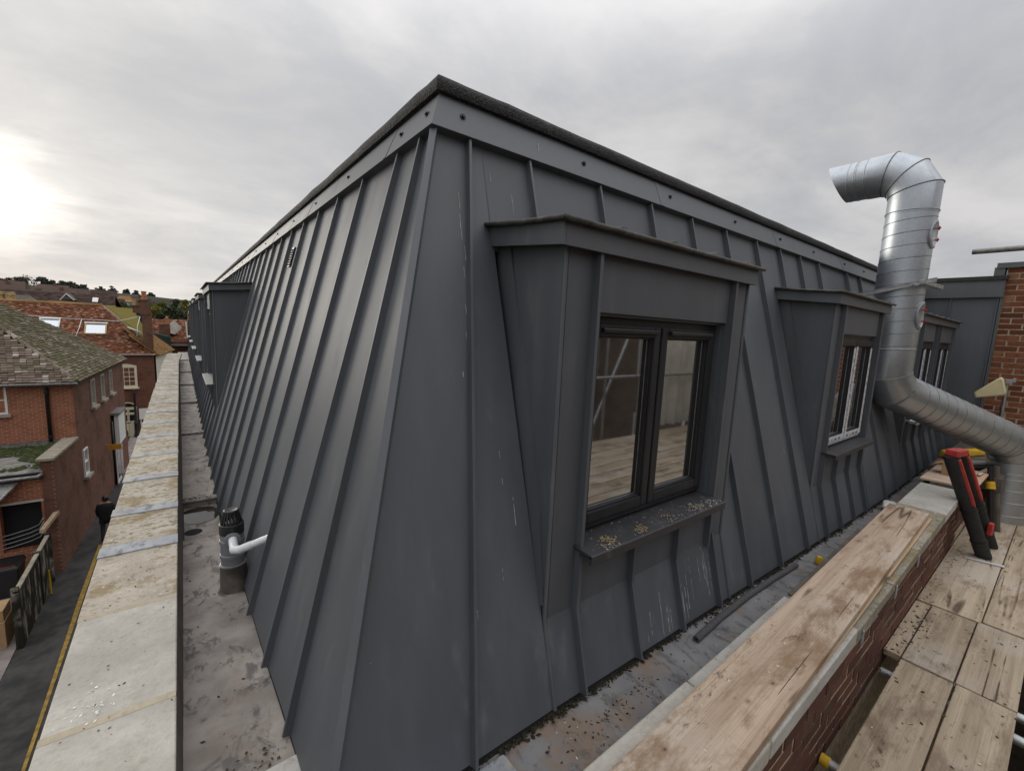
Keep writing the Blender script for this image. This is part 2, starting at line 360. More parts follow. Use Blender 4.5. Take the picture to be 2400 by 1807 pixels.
tiles('tile_dark', [(0, (.045, .030, .027)), (.5, (.070, .045, .039)), (1, (.10, .065, .053))], (.06, .04, .03), .4)
# galvanised spiral duct
t = NT('galv'); v = t.vec(); sp = t.voro(v, 60, 'F1', 'Color'); n = t.noise(t.vec((3, 3, 1)), 3, 5, .6)
sx = t.n.new('ShaderNodeSeparateColor'); t.lk(sp, sx.inputs[0])
c = t.mix(sx.outputs[0], (.44, .475, .51), (.49, .525, .56)); c = t.mix(t.math('MULTIPLY', t.rng(n, .5, .72), .35), c, (.42, .44, .46))
M['galv'] = t.done(c, t.math('ADD', t.math('MULTIPLY', n, .24), .32), 1.0, t.bump(t.noise(v, 5, 2), .004, .35))
plain('galv_dull', (.42, .43, .43), .45, .9, .15, 20)
plain('galv_dark', (.22, .215, .205), .5, .6, .3, 14)
plain('black_plastic', (.012, .012, .013), .42, 0, .2, 8)
plain('black_rubber', (.018, .018, .018), .75, 0, .3, 30, .003)
plain('grey_pvc', (.19, .20, .215), .35, 0, .06, 8)
plain('white_pvc', (.70, .71, .73), .3, 0, .04, 8)
plain('white_paint', (.72, .72, .70), .55, 0, .06, 12)
plain('cream_paint', (.68, .62, .45), .55, 0, .06, 12)
plain('white_render', (.60, .57, .50), .85, 0, .12, 3)
plain('black_paint', (.012, .012, .013), .4, 0, .2, 8)
plain('lead_sleeve', (.15, .135, .115), .42, .35, .5, 9, .004)
plain('red', (.42, .035, .03), .5, 0, .25, 14)
plain('yellow', (.62, .38, .02), .45, 0, .2, 12)
plain('yellow_line', (.30, .19, .035), .85, 0, .35, 7)
plain('antenna', (.66, .58, .34), .45, 0, .05, 9)
plain('asphalt', (.040, .039, .037), .9, 0, .45, 2.5, .004)
plain('paving', (.24, .21, .19), .9, 0, .25, 3, .003)
plain('grass', (.05, .06, .025), 1, 0, .4, .05, 0, .05)
plain('hill', (.026, .028, .018), 1, 0, .5, .06, 0, .05)
plain('moss', (.026, .022, .012), .98, 0, .6, 60)
plain('moss_roof', (.045, .06, .014), .98, 0, .5, 7, .02)
plain('flat_roof', (.20, .19, .17), .9, 0, .35, 4, .004)
plain('leaf_litter', (.055, .032, .018), .9, 0, .6, 60)
plain('litter_pale', (.55, .50, .42), .9, 0, .3, 60)
plain('dropping', (.42, .42, .40), .9, 0, .2, 90)
plain('dropping_white', (.80, .80, .78), .9, 0, .1, 90)
plain('nest_straw', (.30, .225, .12), .9, 0, .5, 120)
plain('cardboard', (.36, .23, .12), .85, 0, .1, 8)
plain('foam_grey', (.075, .075, .078), .9, 0, .2, 70, .002)
plain('dark_void', (.010, .010, .011), .9, 0, 0, 3)
plain('interior', (.10, .09, .08), .9, 0, .3, 2)
plain('dark_board', (.10, .085, .07), .85, 0, .3, 8)
plain('trunk', (.05, .037, .028), .95, 0, .3, 9, .01)
plain('skin', (.35, .20, .14), .6, 0, .05, 9)
plain('cloth', (.012, .014, .016), .9, 0, .3, 12)
plain('cloth2', (.016, .016, .02), .9, 0, .3, 12)
plain('film', (.62, .64, .67), .35, 0, .12, 24)
plain('film_print', (.55, .20, .10), .45, 0, .3, 40)
plain('film_ink', (.05, .05, .06), .45, 0, .2, 40)
plain('orange', (.55, .26, .02), .5, 0, .1, 9)
plain('curtain', (.36, .37, .38), .9, 0, .2, 4)
plain('buff', (.42, .30, .15), .9, 0, .3, 4, .01)
plain('terracotta', (.36, .15, .07), .85, 0, .3, 6)
plain('green_shed', (.015, .04, .03), .7, 0, .2, 4)
plain('screw', (.02, .02, .02), .4, .4, .1, 9)
plain('wood_end', (.40, .30, .20), .9, 0, .3, 30)
t = NT('water'); v = t.vec(); M['water'] = t.done((.035, .03, .022), .03, 0, t.bump(t.noise(v, 25, 2), .0004, .3), .6)
def glass(name, base, mixg, tint=(.95, .97, 1)):
    t = NT(name); t.done(base, .04, 0, None, .5); gl = t.n.new('ShaderNodeBsdfGlossy'); gl.inputs['Roughness'].default_value = .03; t.lk(t.bump(t.noise(t.vec(), 1.6, 1), .002, .16), gl.inputs['Normal']); gl.inputs['Color'].default_value = (*tint, 1)
    fr = t.n.new('ShaderNodeFresnel'); fr.inputs['IOR'].default_value = 1.5; f = t.math('ADD', t.math('MULTIPLY', fr.outputs[0], 1.2), mixg, True)
    ms = t.n.new('ShaderNodeMixShader'); t.lk(f, ms.inputs[0]); t.lk(t.bs.outputs[0], ms.inputs[1]); t.lk(gl.outputs[0], ms.inputs[2])
    t.lk(ms.outputs[0], t.n['Material Output'].inputs[0]); M[name] = t.m
glass('glass', (.022, .019, .016), .27)
glass('glass_house', (.02, .02, .022), .12)
glass('glass_pale', (.30, .33, .36), .3)
def leafmat(name, a, b, cc):
    t = NT(name); at = t.n.new('ShaderNodeAttribute'); at.attribute_name = 'tint'
    c = t.ramp(at.outputs['Fac'], [(0, a), (.55, b), (1, cc)]); M[name] = t.done(c, .75, 0, None, .25)
leafmat('leaf_dark', (.018, .028, .015), (.035, .05, .024), (.065, .08, .035))
leafmat('leaf_far', (.055, .064, .050), (.085, .095, .068), (.12, .13, .085))
leafmat('leaf_yellow', (.09, .095, .018), (.17, .165, .03), (.27, .23, .05))
leafmat('leaf_green', (.028, .048, .018), (.055, .085, .028), (.11, .13, .04))
# ------------------------------------------------------------------ the setting
def sheet(x0, y0, x1, y1, z): return B().add([(x0,y0,z),(x1,y0,z),(x1,y1,z),(x0,y1,z)], [(0,1,2,3)])
GZ = -9.0
ob('ground', sheet(-900, -900, 900, 1500, GZ-.03), M['grass'], kind='structure')
ob('alley_road', sheet(-14, -12, -.36, 42.5, GZ-.004), M['asphalt'], kind='structure')
ob('street_paving', sheet(-3.2, 31.5, 4.5, 41.4, GZ+.01), M['paving'], kind='structure')
b = B(); ys = [2, 6, 10, 14, 18, 22]
for i in range(len(ys)-1):
    b.add([(-2.86+.03*math.sin(ys[i]*2),ys[i],GZ+.006),(-2.76+.02*math.sin(ys[i]*3),ys[i],GZ+.006),(-2.76+.02*math.sin(ys[i+1]*3),ys[i+1],GZ+.006),(-2.86+.03*math.sin(ys[i+1]*2),ys[i+1],GZ+.006)], [(0,1,2,3)])
ob('painted_kerb_line', b, M['yellow_line'], kind='structure')

# ------------------------------------------------------------------ mansard geometry
TH = R_(75.3); K = 1/math.tan(TH); ct, st_ = math.cos(TH), math.sin(TH)
def SR(u, z, h=0): return Vector((u, 1.0+(z+1.42)*K - h*st_, z + h*ct))
def SL(u, z, h=0): return Vector((.235+(z+1.40)*K - h*st_, u, z + h*ct))
def VR(u, d, z): return Vector((u, 1.089-d, z))
def VL(u, d, z): return Vector((.319-d, u, z))
KINK = -1.08
def ds(z): return -(z-KINK)*K
def interp(tab):
    def f(x):
        if x <= tab[0][0]: return tab[0][1]
        for (a, p), (c, q) in zip(tab, tab[1:]):
            if x <= c: return p+(q-p)*(x-a)/(c-a)
        return tab[-1][1]
    return f
zr = interp([(.2,-1.385),(1.05,-1.388),(2.4,-1.418),(4.2,-1.466),(5.6,-1.492),(9.1,-1.47)])
zl = interp([(1.0,-1.37),(1.44,-1.387),(1.9,-1.425),(2.4,-1.452),(3.5,-1.50),(3.9,-1.56),(5.2,-1.575),(22,-1.575)])
ZT = .70
bld = thing('metal_clad_building', (4.5, 8, -1.6), 'dark grey standing-seam metal mansard storey with dormer windows and black felt roof edge', 'building')
YEND = 21.5; XEND = 9.0
def hip(z): return Vector((.235+(z+1.40)*K, 1.0+(z+1.42)*K, z))

def panel(Sf, ub0, ub1, ut0, ut1, zb0, zb1, zt):
    b = B(); p = [Sf(ub0, zb0), Sf(ub1, zb1), Sf(ut1, zt), Sf(ut0, zt)]; q = [Sf(ub0, zb0, -.005), Sf(ub1, zb1, -.005), Sf(ut1, zt, -.005), Sf(ut0, zt, -.005)]
    b.hexa(q+p); return ob('roof_panel', b, M['sheet'], bld)
def seam(Sf, ub, ut, zb, zt, name='standing_seam', par=None, h=None):
    if zt > .71: ut = ub+(ut-ub)*(.709-zb)/(zt-zb); zt = .709
    h = h or (.022 if Sf is SL else .027); b = B(); w = .0030
    def L(z, u, a, hh): return Sf(u+a, z, hh)
    for a0, a1, h0, h1 in ((-w, w, -.002, h), (-w-.0008, w+.0042, h-.004, h+.002), (-.007, .007, -.002, .0022)):
        b.hexa([L(zb,ub,a0,h0), L(zb,ub,a1,h0), L(zb,ub,a1,h1), L(zb,ub,a0,h1), L(zt,ut,a0,h0), L(zt,ut,a1,h0), L(zt,ut,a1,h1), L(zt,ut,a0,h1)])
    return ob(name, b, M['sheet_trim'], par or bld)
DR = [(1.04, 2.36), (3.70, 4.955), (6.34, 8.50)]
# right facade, full-height seams (bottom u, top u) and dormer zones
seq = [(.685, .926), 'D0', (2.585, 2.50), (3.01, 2.92), (3.45, 3.37), 'D1', (5.45, 5.40), (5.88, 5.83), 'D2', (8.80, 8.78)]
def lowseams(u0, u1, n):
    return [u0] + [u0+.15+(u1-u0-.29)*i/n for i in range(n+1)] + [u1]
UPS = {0: [1.22, 1.67, 2.09], 1: [3.78, 4.18, 4.61], 2: [6.63, 7.05, 7.48, 7.90, 8.33]}
LOWS = {0: [1.04, 1.19, 1.535, 1.88, 2.23, 2.365], 1: [3.70, 3.84, 4.155, 4.48, 4.81, 4.955], 2: [6.34, 6.48, 6.86, 7.25, 7.43, 7.82, 8.2, 8.36, 8.50]}
hb = hip(-1.385); ht = hip(ZT+.05)
b = B(); p = [SR(hb.x, -1.385), SR(.685, zr(.685)), SR(.926, ZT+.05), SR(ht.x, ZT+.05)]
b.hexa([Vector(x)+Vector((0, .004, -.001)) for x in p] + p); ob('roof_panel', b, M['sheet'], bld)
zt = ZT+.05
pb, pt = .685, .926
for s_ in seq:
    if isinstance(s_, str):
        k = int(s_[1]); u0, u1 = DR[k]
        panel(SR, pb, u0, pt, u0-.05, zr(pb), zr(u0), zt); 
        if not (k == 0): seam(SR, pb, pt, zr(pb)+.005, zt)
        us = [u0-.05]+UPS[k]+[u1+.04]
        for a, c in zip(us, us[1:]): panel(SR, a, c, a, c, .30, .30, zt)
        for a in UPS[k]: seam(SR, a+.01, a, .36, zt)
        lw = LOWS[k]
        for a, c in zip(lw, lw[1:]): panel(SR, a, c, a, c, zr(a), zr(c), KINK+.001)
        for a in lw[1:-1]: seam(SR, a, a, zr(a)-.006, KINK+.035)
        pb = pt = u1; first = True
    else:
        ub, ut = s_
        if pb != .685 or ub != .685:
            panel(SR, pb, ub, (pt+.04 if pb == pt else pt), ut, zr(pb), zr(ub), zt)
            if pb != pt: seam(SR, pb, pt, zr(pb)-.006, zt)
        pb, pt = ub, ut
seam(SR, .685, .926, zr(.685)-.006, zt)
panel(SR, pb, XEND+.2, pt, XEND+.2, zr(pb), zr(XEND), zt); seam(SR, pb, pt, zr(pb), zt)
# left facade
DL = [(6.1+3.3*i, 7.6+3.3*i) for i in range(5)]
b = B(); p = [SL(hb.y, -1.375), SL(1.447, zl(1.447)), SL(1.65, zt), SL(ht.y, zt)]
b.hexa([Vector(x)+Vector((.004, 0, -.001)) for x in p] + p); ob('roof_panel', b, M['sheet'], bld)
lseams = [(1.447, 1.65), (1.862, 1.861)]; y = 2.30
while y < YEND: lseams.append((y, y)); y += .435
def in_dormer(u): return any(a-.03 < u < c+.03 for a, c in DL)
for (a, at), (c, ctp) in zip(lseams, lseams[1:]+[(YEND, YEND)]):
    if in_dormer(a) or in_dormer(c) or any(a < d0 < c for d0, d1 in DL):
        # cut the sheet around the dormer
        cuts = sorted([a, c]+[x for dd in DL for x in dd if a < x < c])
        for p0, p1 in zip(cuts, cuts[1:]):
            mid = (p0+p1)/2
            if any(d0 < mid < d1 for d0, d1 in DL):
                panel(SL, p0, p1, p0, p1, .30, .30, zt); panel(SL, p0, p1, p0, p1, zl(p0), zl(p1), KINK+.001)
            else: panel(SL, p0, p1, p0, p1, zl(p0), zl(p1), zt)
    else: panel(SL, a, c, at, ctp, zl(a), zl(c), zt)
for a, at in lseams:
    if in_dormer(a): seam(SL, a, a, .37, zt); seam(SL, a, a, zl(a)-.004, KINK+.012)
    else: seam(SL, a, at, zl(a)-.006, zt)
# hip seam
b = B(); dv = Vector((-1, -1, .25)).normalized(); tv = Vector((1, -1, 0)).normalized(); h0, h1 = hip(-1.40), hip(.709)
for w, e0, e1 in ((.007, -.01, .026), (.013, .022, .029)):
    b.hexa([h0-tv*w+dv*e0, h0+tv*w+dv*e0, h0+tv*w+dv*e1, h0-tv*w+dv*e1, h1-tv*w+dv*e0, h1+tv*w+dv*e0, h1+tv*w+dv*e1, h1-tv*w+dv*e1])
ob('hip_seam', b, M['sheet_trim'], bld)
# near-black strip standing in for the shade in the gap below the sheets
for Sf, f, a0, a1, n in ((SR, zr, .25, XEND, 14), (SL, zl, 1.02, YEND, 14)):
    b = B(); us = [a0+(a1-a0)*i/n for i in range(n+1)]
    for a, c in zip(us, us[1:]):
        b.hexa([Sf(a,f(a)-.004,-.02),Sf(c,f(c)-.004,-.02),Sf(c,f(c)-.004,-.006),Sf(a,f(a)-.004,-.006),Sf(a,f(a)-.05,-.02),Sf(c,f(c)-.05,-.02),Sf(c,f(c)-.05,-.008),Sf(a,f(a)-.05,-.008)])
    ob('gap_shade_strip', b, M['dark_void'], bld)
# fascia: tilted metal band with joints and screws; bottom stands off the sheets
FB, FT = .712, .868
def fas(Sf, u, z, h): return Sf(u, z, h)
def corner(z, h): 
    p = hip(z); k = h*st_ ; return Vector((p.x-k, p.y-k, z+h*ct))
def fascia(Sf, a, c, first, side):
    b = B()
    def P(u, z, h, isf): return corner(z, h) if isf else Sf(u, z, h)
    pts = []
    for z, h in ((FB, .037), (FT, .014), (FT, .008), (FB+.006, .031)):
        pts.append((P(a, z, h, first), P(c, z, h, False)))
    lo = [pts[0][0], pts[0][1], pts[3][1], pts[3][0]]; hi = [pts[1][0], pts[1][1], pts[2][1], pts[2][0]]
    b.hexa(lo+hi)
    # return leg under the band
    b.hexa([P(a,FB,.037,first),P(c,FB,.037,False),P(c,FB,.0,False),P(a,FB,.0,first),P(a,FB+.003,.037,first),P(c,FB+.003,.037,False),P(c,FB+.003,.0,False),P(a,FB+.003,.0,first)])
    o = ob('fascia', b, M['sheet_trim'], bld)
    return o
def screw(par, p, n):
    p = Vector(p); n = Vector(n).normalized(); b = B(); b.tube([p-n*.004, p+n*.003], .0125, 10); b.tube([p+n*.002, p+n*.010], .0065, 6); ob('screw', b, M['screw'], par)
nR = Vector((0, -st_, ct)); nL = Vector((-st_, 0, ct))
jr = [.75, 2.2, 3.73, 5.27, 6.8, 8.3, 9.0]; scr = [.90, 1.57, 2.29, 3.07, 3.75+.06, 4.52, 5.36, 6.0, 6.7, 7.4]
for i, (a, c) in enumerate(zip(jr, jr[1:])):
    f = fascia(SR, a+(0 if i == 0 else .0015), c, i == 0, 0)
    if i:
        b = B(); b.hexa([SR(a-.03,FB+.002,.0372),SR(a+.001,FB+.002,.0372),SR(a+.001,FB+.002,.0385),SR(a-.03,FB+.002,.0385),SR(a-.03,FT-.002,.0142),SR(a+.001,FT-.002,.0142),SR(a+.001,FT-.002,.0155),SR(a-.03,FT-.002,.0155)]); ob('joint_cover', b, M['sheet_trim'], f)
    for s in scr:
        if a <= s < c: screw(f, SR(s, .79, .0265), nR)
jl = [1.5, 1.97, 3.45, 4.9, 6.4, 7.9, 9.4, 11, 12.6, 14.2, 16, 18, YEND]; scl = [1.62, 1.86]+[1.86+.73*i for i in range(1, 14)]
for i, (a, c) in enumerate(zip(jl, jl[1:])):
    f = fascia(SL, a+(0 if i == 0 else .0015), c, i == 0, 1)
    if i:
        b = B(); b.hexa([SL(a-.001,FB+.002,.0372),SL(a+.03,FB+.002,.0372),SL(a+.03,FB+.002,.0385),SL(a-.001,FB+.002,.0385),SL(a-.001,FT-.002,.0142),SL(a+.03,FT-.002,.0142),SL(a+.03,FT-.002,.0155),SL(a-.001,FT-.002,.0155)]); ob('joint_cover', b, M['sheet_trim'], f)
    for s in scl:
        if a <= s < c: screw(f, SL(s, .785, .0265), nL)
# felt roof edge: bulging, slightly wavy roll over the fascia
prof = [(.010, .866), (.034, .868), (.040, .882), (.039, .904), (.028, .922), (.0, .931), (-.35, .935), (-.35, .85), (.0, .85)]
def felt(Sf, a0, a1, n, side):
    b = B(); rings = []
    for i in range(n+1):
        u = a0+(a1-a0)*(i/n)**1.4; w = .003*noise.noise((u*3, side*9, 0))+.002*noise.noise((u*11, side*5, 3))
        ring = []
        for h, z in prof:
            hh = h+(w if h > 0 else 0); zz = z+(w*.8 if z > .9 else 0)
            kx = .235+(.87+1.40)*K; ky = 1.0+(.87+1.42)*K
            if i == 0: ring.append(Vector((kx-hh, ky-hh, zz)))
            elif side == 0: ring.append(Vector((u, ky-hh, zz)))
            else: ring.append(Vector((kx-hh, u, zz)))
        rings.append(ring)
    m = len(prof); vs = [p for r in rings for p in r]
    b.add(vs, [(i*m+k, i*m+(k+1)%m, (i+1)*m+(k+1)%m, (i+1)*m+k) for i in range(n) for k in range(m)] + [tuple(range(m)), tuple(range(n*m, (n+1)*m))])
    ob('felt_edge', b, M['felt'], bld, smooth=50)
felt(SR, .86, XEND+.05, 70, 0); felt(SL, 1.62, YEND, 70, 1)
for x in (2.6, 4.9, 7.2):
    pass
ob('roof_deck', B().box((.95, 1.75, .78), (14, YEND, .915)), M['felt'], bld)
ob('inner_wall', B().box((1.05, 2.05, -1.7), (14, YEND-.1, .75)), M['interior'], bld)
# louvre vent on the left slope
g = ob('vent_grille', B().hexa([SL(3.80,.40,.0),SL(3.88,.40,.0),SL(3.88,.40,.012),SL(3.80,.40,.012),SL(3.80,.55,.0),SL(3.88,.55,.0),SL(3.88,.55,.012),SL(3.80,.55,.012)]), M['black_plastic'], bld)
for i in range(7):
    z = .412+i*.019; ob('louvre', B().hexa([SL(3.805,z,.012),SL(3.875,z,.012),SL(3.875,z,.022),SL(3.805,z,.022),SL(3.805,z+.008,.012),SL(3.875,z+.008,.012),SL(3.875,z+.008,.014),SL(3.805,z+.008,.014)]), M['black_plastic'], g)

# ------------------------------------------------------------------ dormers
def vbox(Vf, u0, u1, d0, d1, z0, z1, b=None):
    b = b or B(); b.hexa([Vf(u0,d0,z0),Vf(u1,d0,z0),Vf(u1,d1,z0),Vf(u0,d1,z0),Vf(u0,d0,z1),Vf(u1,d0,z1),Vf(u1,d1,z1),Vf(u0,d1,z1)]); return b
def dormer(Vf, Sf, u0, u1, wins, low, film=False, glazed=True, name='dormer', label=None):
    ZH, ZS, ZF0, ZF1 = .075, -.82, .277, .352
    root = ob(name, vbox(Vf, u0+.022, u1-.022, -.5, -.16, KINK+.05, .26), M['interior'], bld)
    if label: root['label'] = label
    A = lambda nm, b, m='sheet', **k: ob(nm, b, M[m], root, **k)
    # cheeks
    for u, s in ((u0, 1), (u1, -1)):
        pts = [Vf(u, 0, KINK), Vf(u, 0, .30), Vf(u, ds(.40)-.02, .40), Vf(u, ds(KINK)-.01, KINK)]
        A('cheek', B().prism(pts, Vf(u+.018*s, 0, 0)-Vf(u, 0, 0)))
        # flange of the cheek along the slope
        f0, f1 = KINK+.06, .36; o_ = Vf(u-.011*s, 0, 0)-Vf(u, 0, 0)
        pts = [Vf(u, ds(f0)+.012, f0), Vf(u, ds(f0+.35)+.062, f0+.35), Vf(u, ds(f1)+.068, f1), Vf(u, ds(f1)-.03, f1), Vf(u, ds(f0)-.03, f0)]
        A('cheek_trim', B().prism(pts, o_), 'sheet_trim')
        # rounded front corner trim, kinking onto the slope
        zbs = zr(u) if Vf is VR else zl(u)
        b = B(); b.tube([Vf(u+.004*s, .0, .295), Vf(u+.004*s, .0, KINK), Sf(u+.004*s, zbs-.004, .002)], .0085, 8)
        A('corner_trim', b, 'sheet_trim', smooth=40)
    ua, ub = wins[0][0], wins[-1][1]
    # front sheets
    A('front_panel', vbox(Vf, u0+.002, ua, -.02, 0, KINK, .30)); A('front_panel', vbox(Vf, ub, u1-.002, -.02, 0, KINK, .30))
    for (a, c), nx in zip(wins, wins[1:]): A('front_panel', vbox(Vf, c, nx[0], -.02, 0, ZS-.02, .30))
    for a, c in wins: A('header_panel', vbox(Vf, a+.001, c-.001, -.02, .004, ZH, .30))
    lo = [x for x in low if ua-.02 <= x <= ub+.02]
    lo = [ua]+[x for x in lo if ua+.05 < x < ub-.05]+[ub]
    for a, c in zip(lo, lo[1:]): A('front_panel', vbox(Vf, a, c, -.02, 0, KINK, ZS-.03))
    def vseam(u, z0, z1):
        b = B(); vbox(Vf, u-.0043, u+.0043, -.002, .0285, z0, z1, b); vbox(Vf, u-.0052, u+.0103, .0242, .0305, z0, z1, b); A('front_seam', b, 'sheet_trim')
    vseam(ua, KINK-.022, .285); vseam(ub+.012, KINK-.022, .285)
    for x in lo[1:-1]: vseam(x, KINK-.022, ZS-.045)
    for (a, c), nx in zip(wins, wins[1:]): vseam(c+.01, ZS-.03, .285); vseam(nx[0]-.01, ZS-.03, .285)
    # windows
    for a, c in wins:
        # reveal lining
        b = B(); vbox(Vf, a, a+.012, -.15, -.019, ZS, ZH, b); vbox(Vf, c-.012, c, -.15, -.019, ZS, ZH, b); vbox(Vf, a+.012, c-.012, -.15, -.019, ZH-.012, ZH, b)
        A('reveal', b, 'sheet_trim')
        fm = 'film' if film else 'black_frame'
        a_, c_, zb, zt_ = a+.014, c-.014, ZS+.022, ZH-.014; D0, D1 = -.115, (-.018 if film else -.045); w = .052; mid = (a_+c_)/2
        b = B(); vbox(Vf,a_,a_+w,D0,D1,zb,zt_,b); vbox(Vf,c_-w,c_,D0,D1,zb,zt_,b); vbox(Vf,a_+w,c_-w,D0,D1,zt_-w,zt_,b); vbox(Vf,a_+w,c_-w,D0,D1,zb,zb+w*.8,b); vbox(Vf,mid-.022,mid+.022,D0,D1,zb+w*.8,zt_-w,b)
        win = A('window_frame', b, 'black_frame')
        for p0, p1 in ((a_+w*.55, mid-.006), (mid+.006, c_-w*.55)):
            q0, q1, y0, y1 = p0, p1, zb+w*.55, zt_-w*.55; sw = .052
            b = B()
            for k, (wd, da, db) in enumerate(((sw*.86, D1-.03, D1+.014), (sw, D1-.03, D1+.004))):
                o_ = 0 if k == 0 else sw*.84
                vbox(Vf,q0+o_,q0+wd,da,db,y0+o_,y1-o_,b); vbox(Vf,q1-wd,q1-o_,da,db,y0+o_,y1-o_,b); vbox(Vf,q0+wd,q1-wd,da,db,y0+o_,y0+wd,b); vbox(Vf,q0+wd,q1-wd,da,db,y1-wd,y1-o_,b)
            sash = A('sash', b, 'black_frame', bevel=.004)
            A('pane', vbox(Vf,q0+sw-.004,q1-sw+.004,D1-.022,D1-.016,y0+sw-.004,y1-sw+.004), 'glass')
            # pale spacer bar showing at the glass edge
            b = B(); s0, s1, r0, r1 = q0+sw, q1-sw, y0+sw, y1-sw
            vbox(Vf,s0,s0+.004,D1-.016,D1-.0145,r0,r1,b); vbox(Vf,s1-.004,s1,D1-.016,D1-.0145,r0,r1,b); vbox(Vf,s0,s1,D1-.016,D1-.0145,r0,r0+.003,b)
            A('spacer_bar', b, 'galv_dull')
            if not film:
                b = B(); vbox(Vf, q0+.05, q1-.03, D1+.006, D1+.03, y1-.030, y1-.012, b); A('trickle_vent', b, 'black_plastic', bevel=.005)
            else:
                b = B(); fz = D1+.0160
                vbox(Vf,q0+.001,q0+sw*.86,fz-.001,fz,y0,y1-.05,b); vbox(Vf,q1-sw*.86,q1-.001,fz-.001,fz,y0,y1-.06,b); vbox(Vf,q0,q1,fz-.001,fz+.0005,y0,y0+sw*.86,b)
                A('protective_film', b, 'film')
                b = B(); b2 = B()
                for i in range(9):
                    z = y0+.06+i*(y1-y0-.2)/9
                    (b2 if i % 3 == 1 else b).add([], [])
                    vbox(Vf,q0+.014,q0+sw*.42,fz+.0008,fz+.0014,z,z+(.035 if i % 3 == 1 else .014), b2 if i % 4 == 1 else b)
                    vbox(Vf,q1-sw*.42,q1-.014,fz+.0008,fz+.0014,z+.03,z+(.06 if i % 3 == 2 else .042), b2 if i % 4 == 2 else b)
                for i in range(4):
                    x = q0+.05+i*(q1-q0-.1)/4; vbox(Vf,x,x+.045,fz+.0008,fz+.0015,y0+.008,y0+.022, b2 if i == 1 else b)
                A('film_print', b, 'film_ink', kind='stuff'); A('film_print', b2, 'film_print', kind='stuff')
        if film:
            b = B(); vbox(Vf,a_,c_,D1,D1+.001,zb,zb+.02,b); A('protective_film', b, 'film')
        # sill with a lip
        b = B(); sx0, sx1 = a-.015, c+.0
        b.hexa([Vf(sx0,-.12,ZS-.004),Vf(sx1,-.12,ZS-.004),Vf(sx1,.096,ZS-.018),Vf(sx0,.096,ZS-.018),Vf(sx0,-.12,ZS+.012),Vf(sx1,-.12,ZS+.012),Vf(sx1,.096,ZS-.002),Vf(sx0,.096,ZS-.002)])
        vbox(Vf,sx0,sx1,.082,.098,ZS-.040,ZS-.003,b); vbox(Vf,sx0,sx1,.03,.082,ZS-.030,ZS-.019,b)
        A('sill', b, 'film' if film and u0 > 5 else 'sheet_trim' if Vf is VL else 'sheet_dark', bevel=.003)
    # roof: fascia all round, sheet on top with a rolled edge
    o0, o1, of = u0-.052, u1+.005, .042
    if Vf is VL: o1 = u1+.05
    zb_, dz = .0, .045
    zback = lambda z: ds(z)-.03
    b = B(); vbox(Vf, o0+.014, o1, of-.014, of, ZF0, ZF1, b); A('dormer_fascia', b, 'sheet_trim')
    for u, s in ((o0, 1),)+(((o1-.014, 1),) if True else ()):
        b = B(); e0, e1 = Vf(u,of,ZF0), Vf(u+.014,of,ZF0); bk = ds(.36)-.03
        b.hexa([Vf(u,of-.0005,ZF0),Vf(u+.013,of-.0005,ZF0),Vf(u+.013,bk,ZF0+dz),Vf(u,bk,ZF0+dz),Vf(u,of-.0005,ZF1),Vf(u+.013,of-.0005,ZF1),Vf(u+.013,bk,ZF1+dz),Vf(u,bk,ZF1+dz)]); A('dormer_fascia', b, 'sheet_trim')
    b = B(); bk = ds(.44)-.03; of2 = of+.016; p0, p1 = o0-.016, o1+.022
    b.hexa([Vf(p0,of2,ZF1+.001),Vf(p1,of2,ZF1+.001),Vf(p1,bk,ZF1+dz+.003),Vf(p0,bk,ZF1+dz+.003),Vf(p0,of2,ZF1+.008),Vf(p1,of2,ZF1+.008),Vf(p1,bk,ZF1+dz+.010),Vf(p0,bk,ZF1+dz+.010)])
    rf = A('dormer_roof', b, 'felt_lead')
    b = B(); b.tube([Vf(p0,of2+.002,ZF1+.004),Vf((p0+p1)/2,of2+.004,ZF1+.002),Vf(p1,of2+.002,ZF1+.004)], .0095, 8); b.tube([Vf(p0,of2,ZF1+.004),Vf(p0-.002,(of2+bk)/2,ZF1+.024),Vf(p0,bk+.02,ZF1+dz+.006)], .0085, 8)
    A('roof_roll', b, 'felt_lead', smooth=True)
    n = max(1, int((u1-u0)/.43))
    for i in range(n+1):
        u = p0+.30+(p1-p0-.45)*i/max(1, n)
        b = B(); b.tube([Vf(u,of2-.005,ZF1+.012),Vf(u,of2-.10,ZF1+.016),Vf(u,bk+.05,ZF1+dz+.012)], [.016,.013,.011], 8); A('roof_welt', b, 'felt_lead', smooth=True)
    return root
t = NT('black_frame'); n = t.noise(t.vec((30, 30, 2)), 1, 4); M['black_frame'] = t.done(t.mix(t.rng(n, .3, .7), (.020, .021, .024), (.028, .029, .033)), .42, 0, t.bump(n, .0006, .3), .3)
t = NT('felt_lead'); n = t.noise(t.vec(), 25, 6, .7); M['felt_lead'] = t.done(t.mix(t.rng(n, .35, .7), (.035, .034, .033), (.11, .095, .08)), .55, 0, t.bump(n, .003, .6))
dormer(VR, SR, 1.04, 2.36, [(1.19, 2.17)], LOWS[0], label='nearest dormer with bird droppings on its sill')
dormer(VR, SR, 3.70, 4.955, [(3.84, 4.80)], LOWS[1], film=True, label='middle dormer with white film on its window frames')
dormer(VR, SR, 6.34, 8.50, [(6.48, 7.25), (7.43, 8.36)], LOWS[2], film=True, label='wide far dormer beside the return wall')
for a, c in DL: dormer(VL, SL, a, c, [(a+.15, c-.15)], [a+.15, a+.5, a+.85, c-.15])

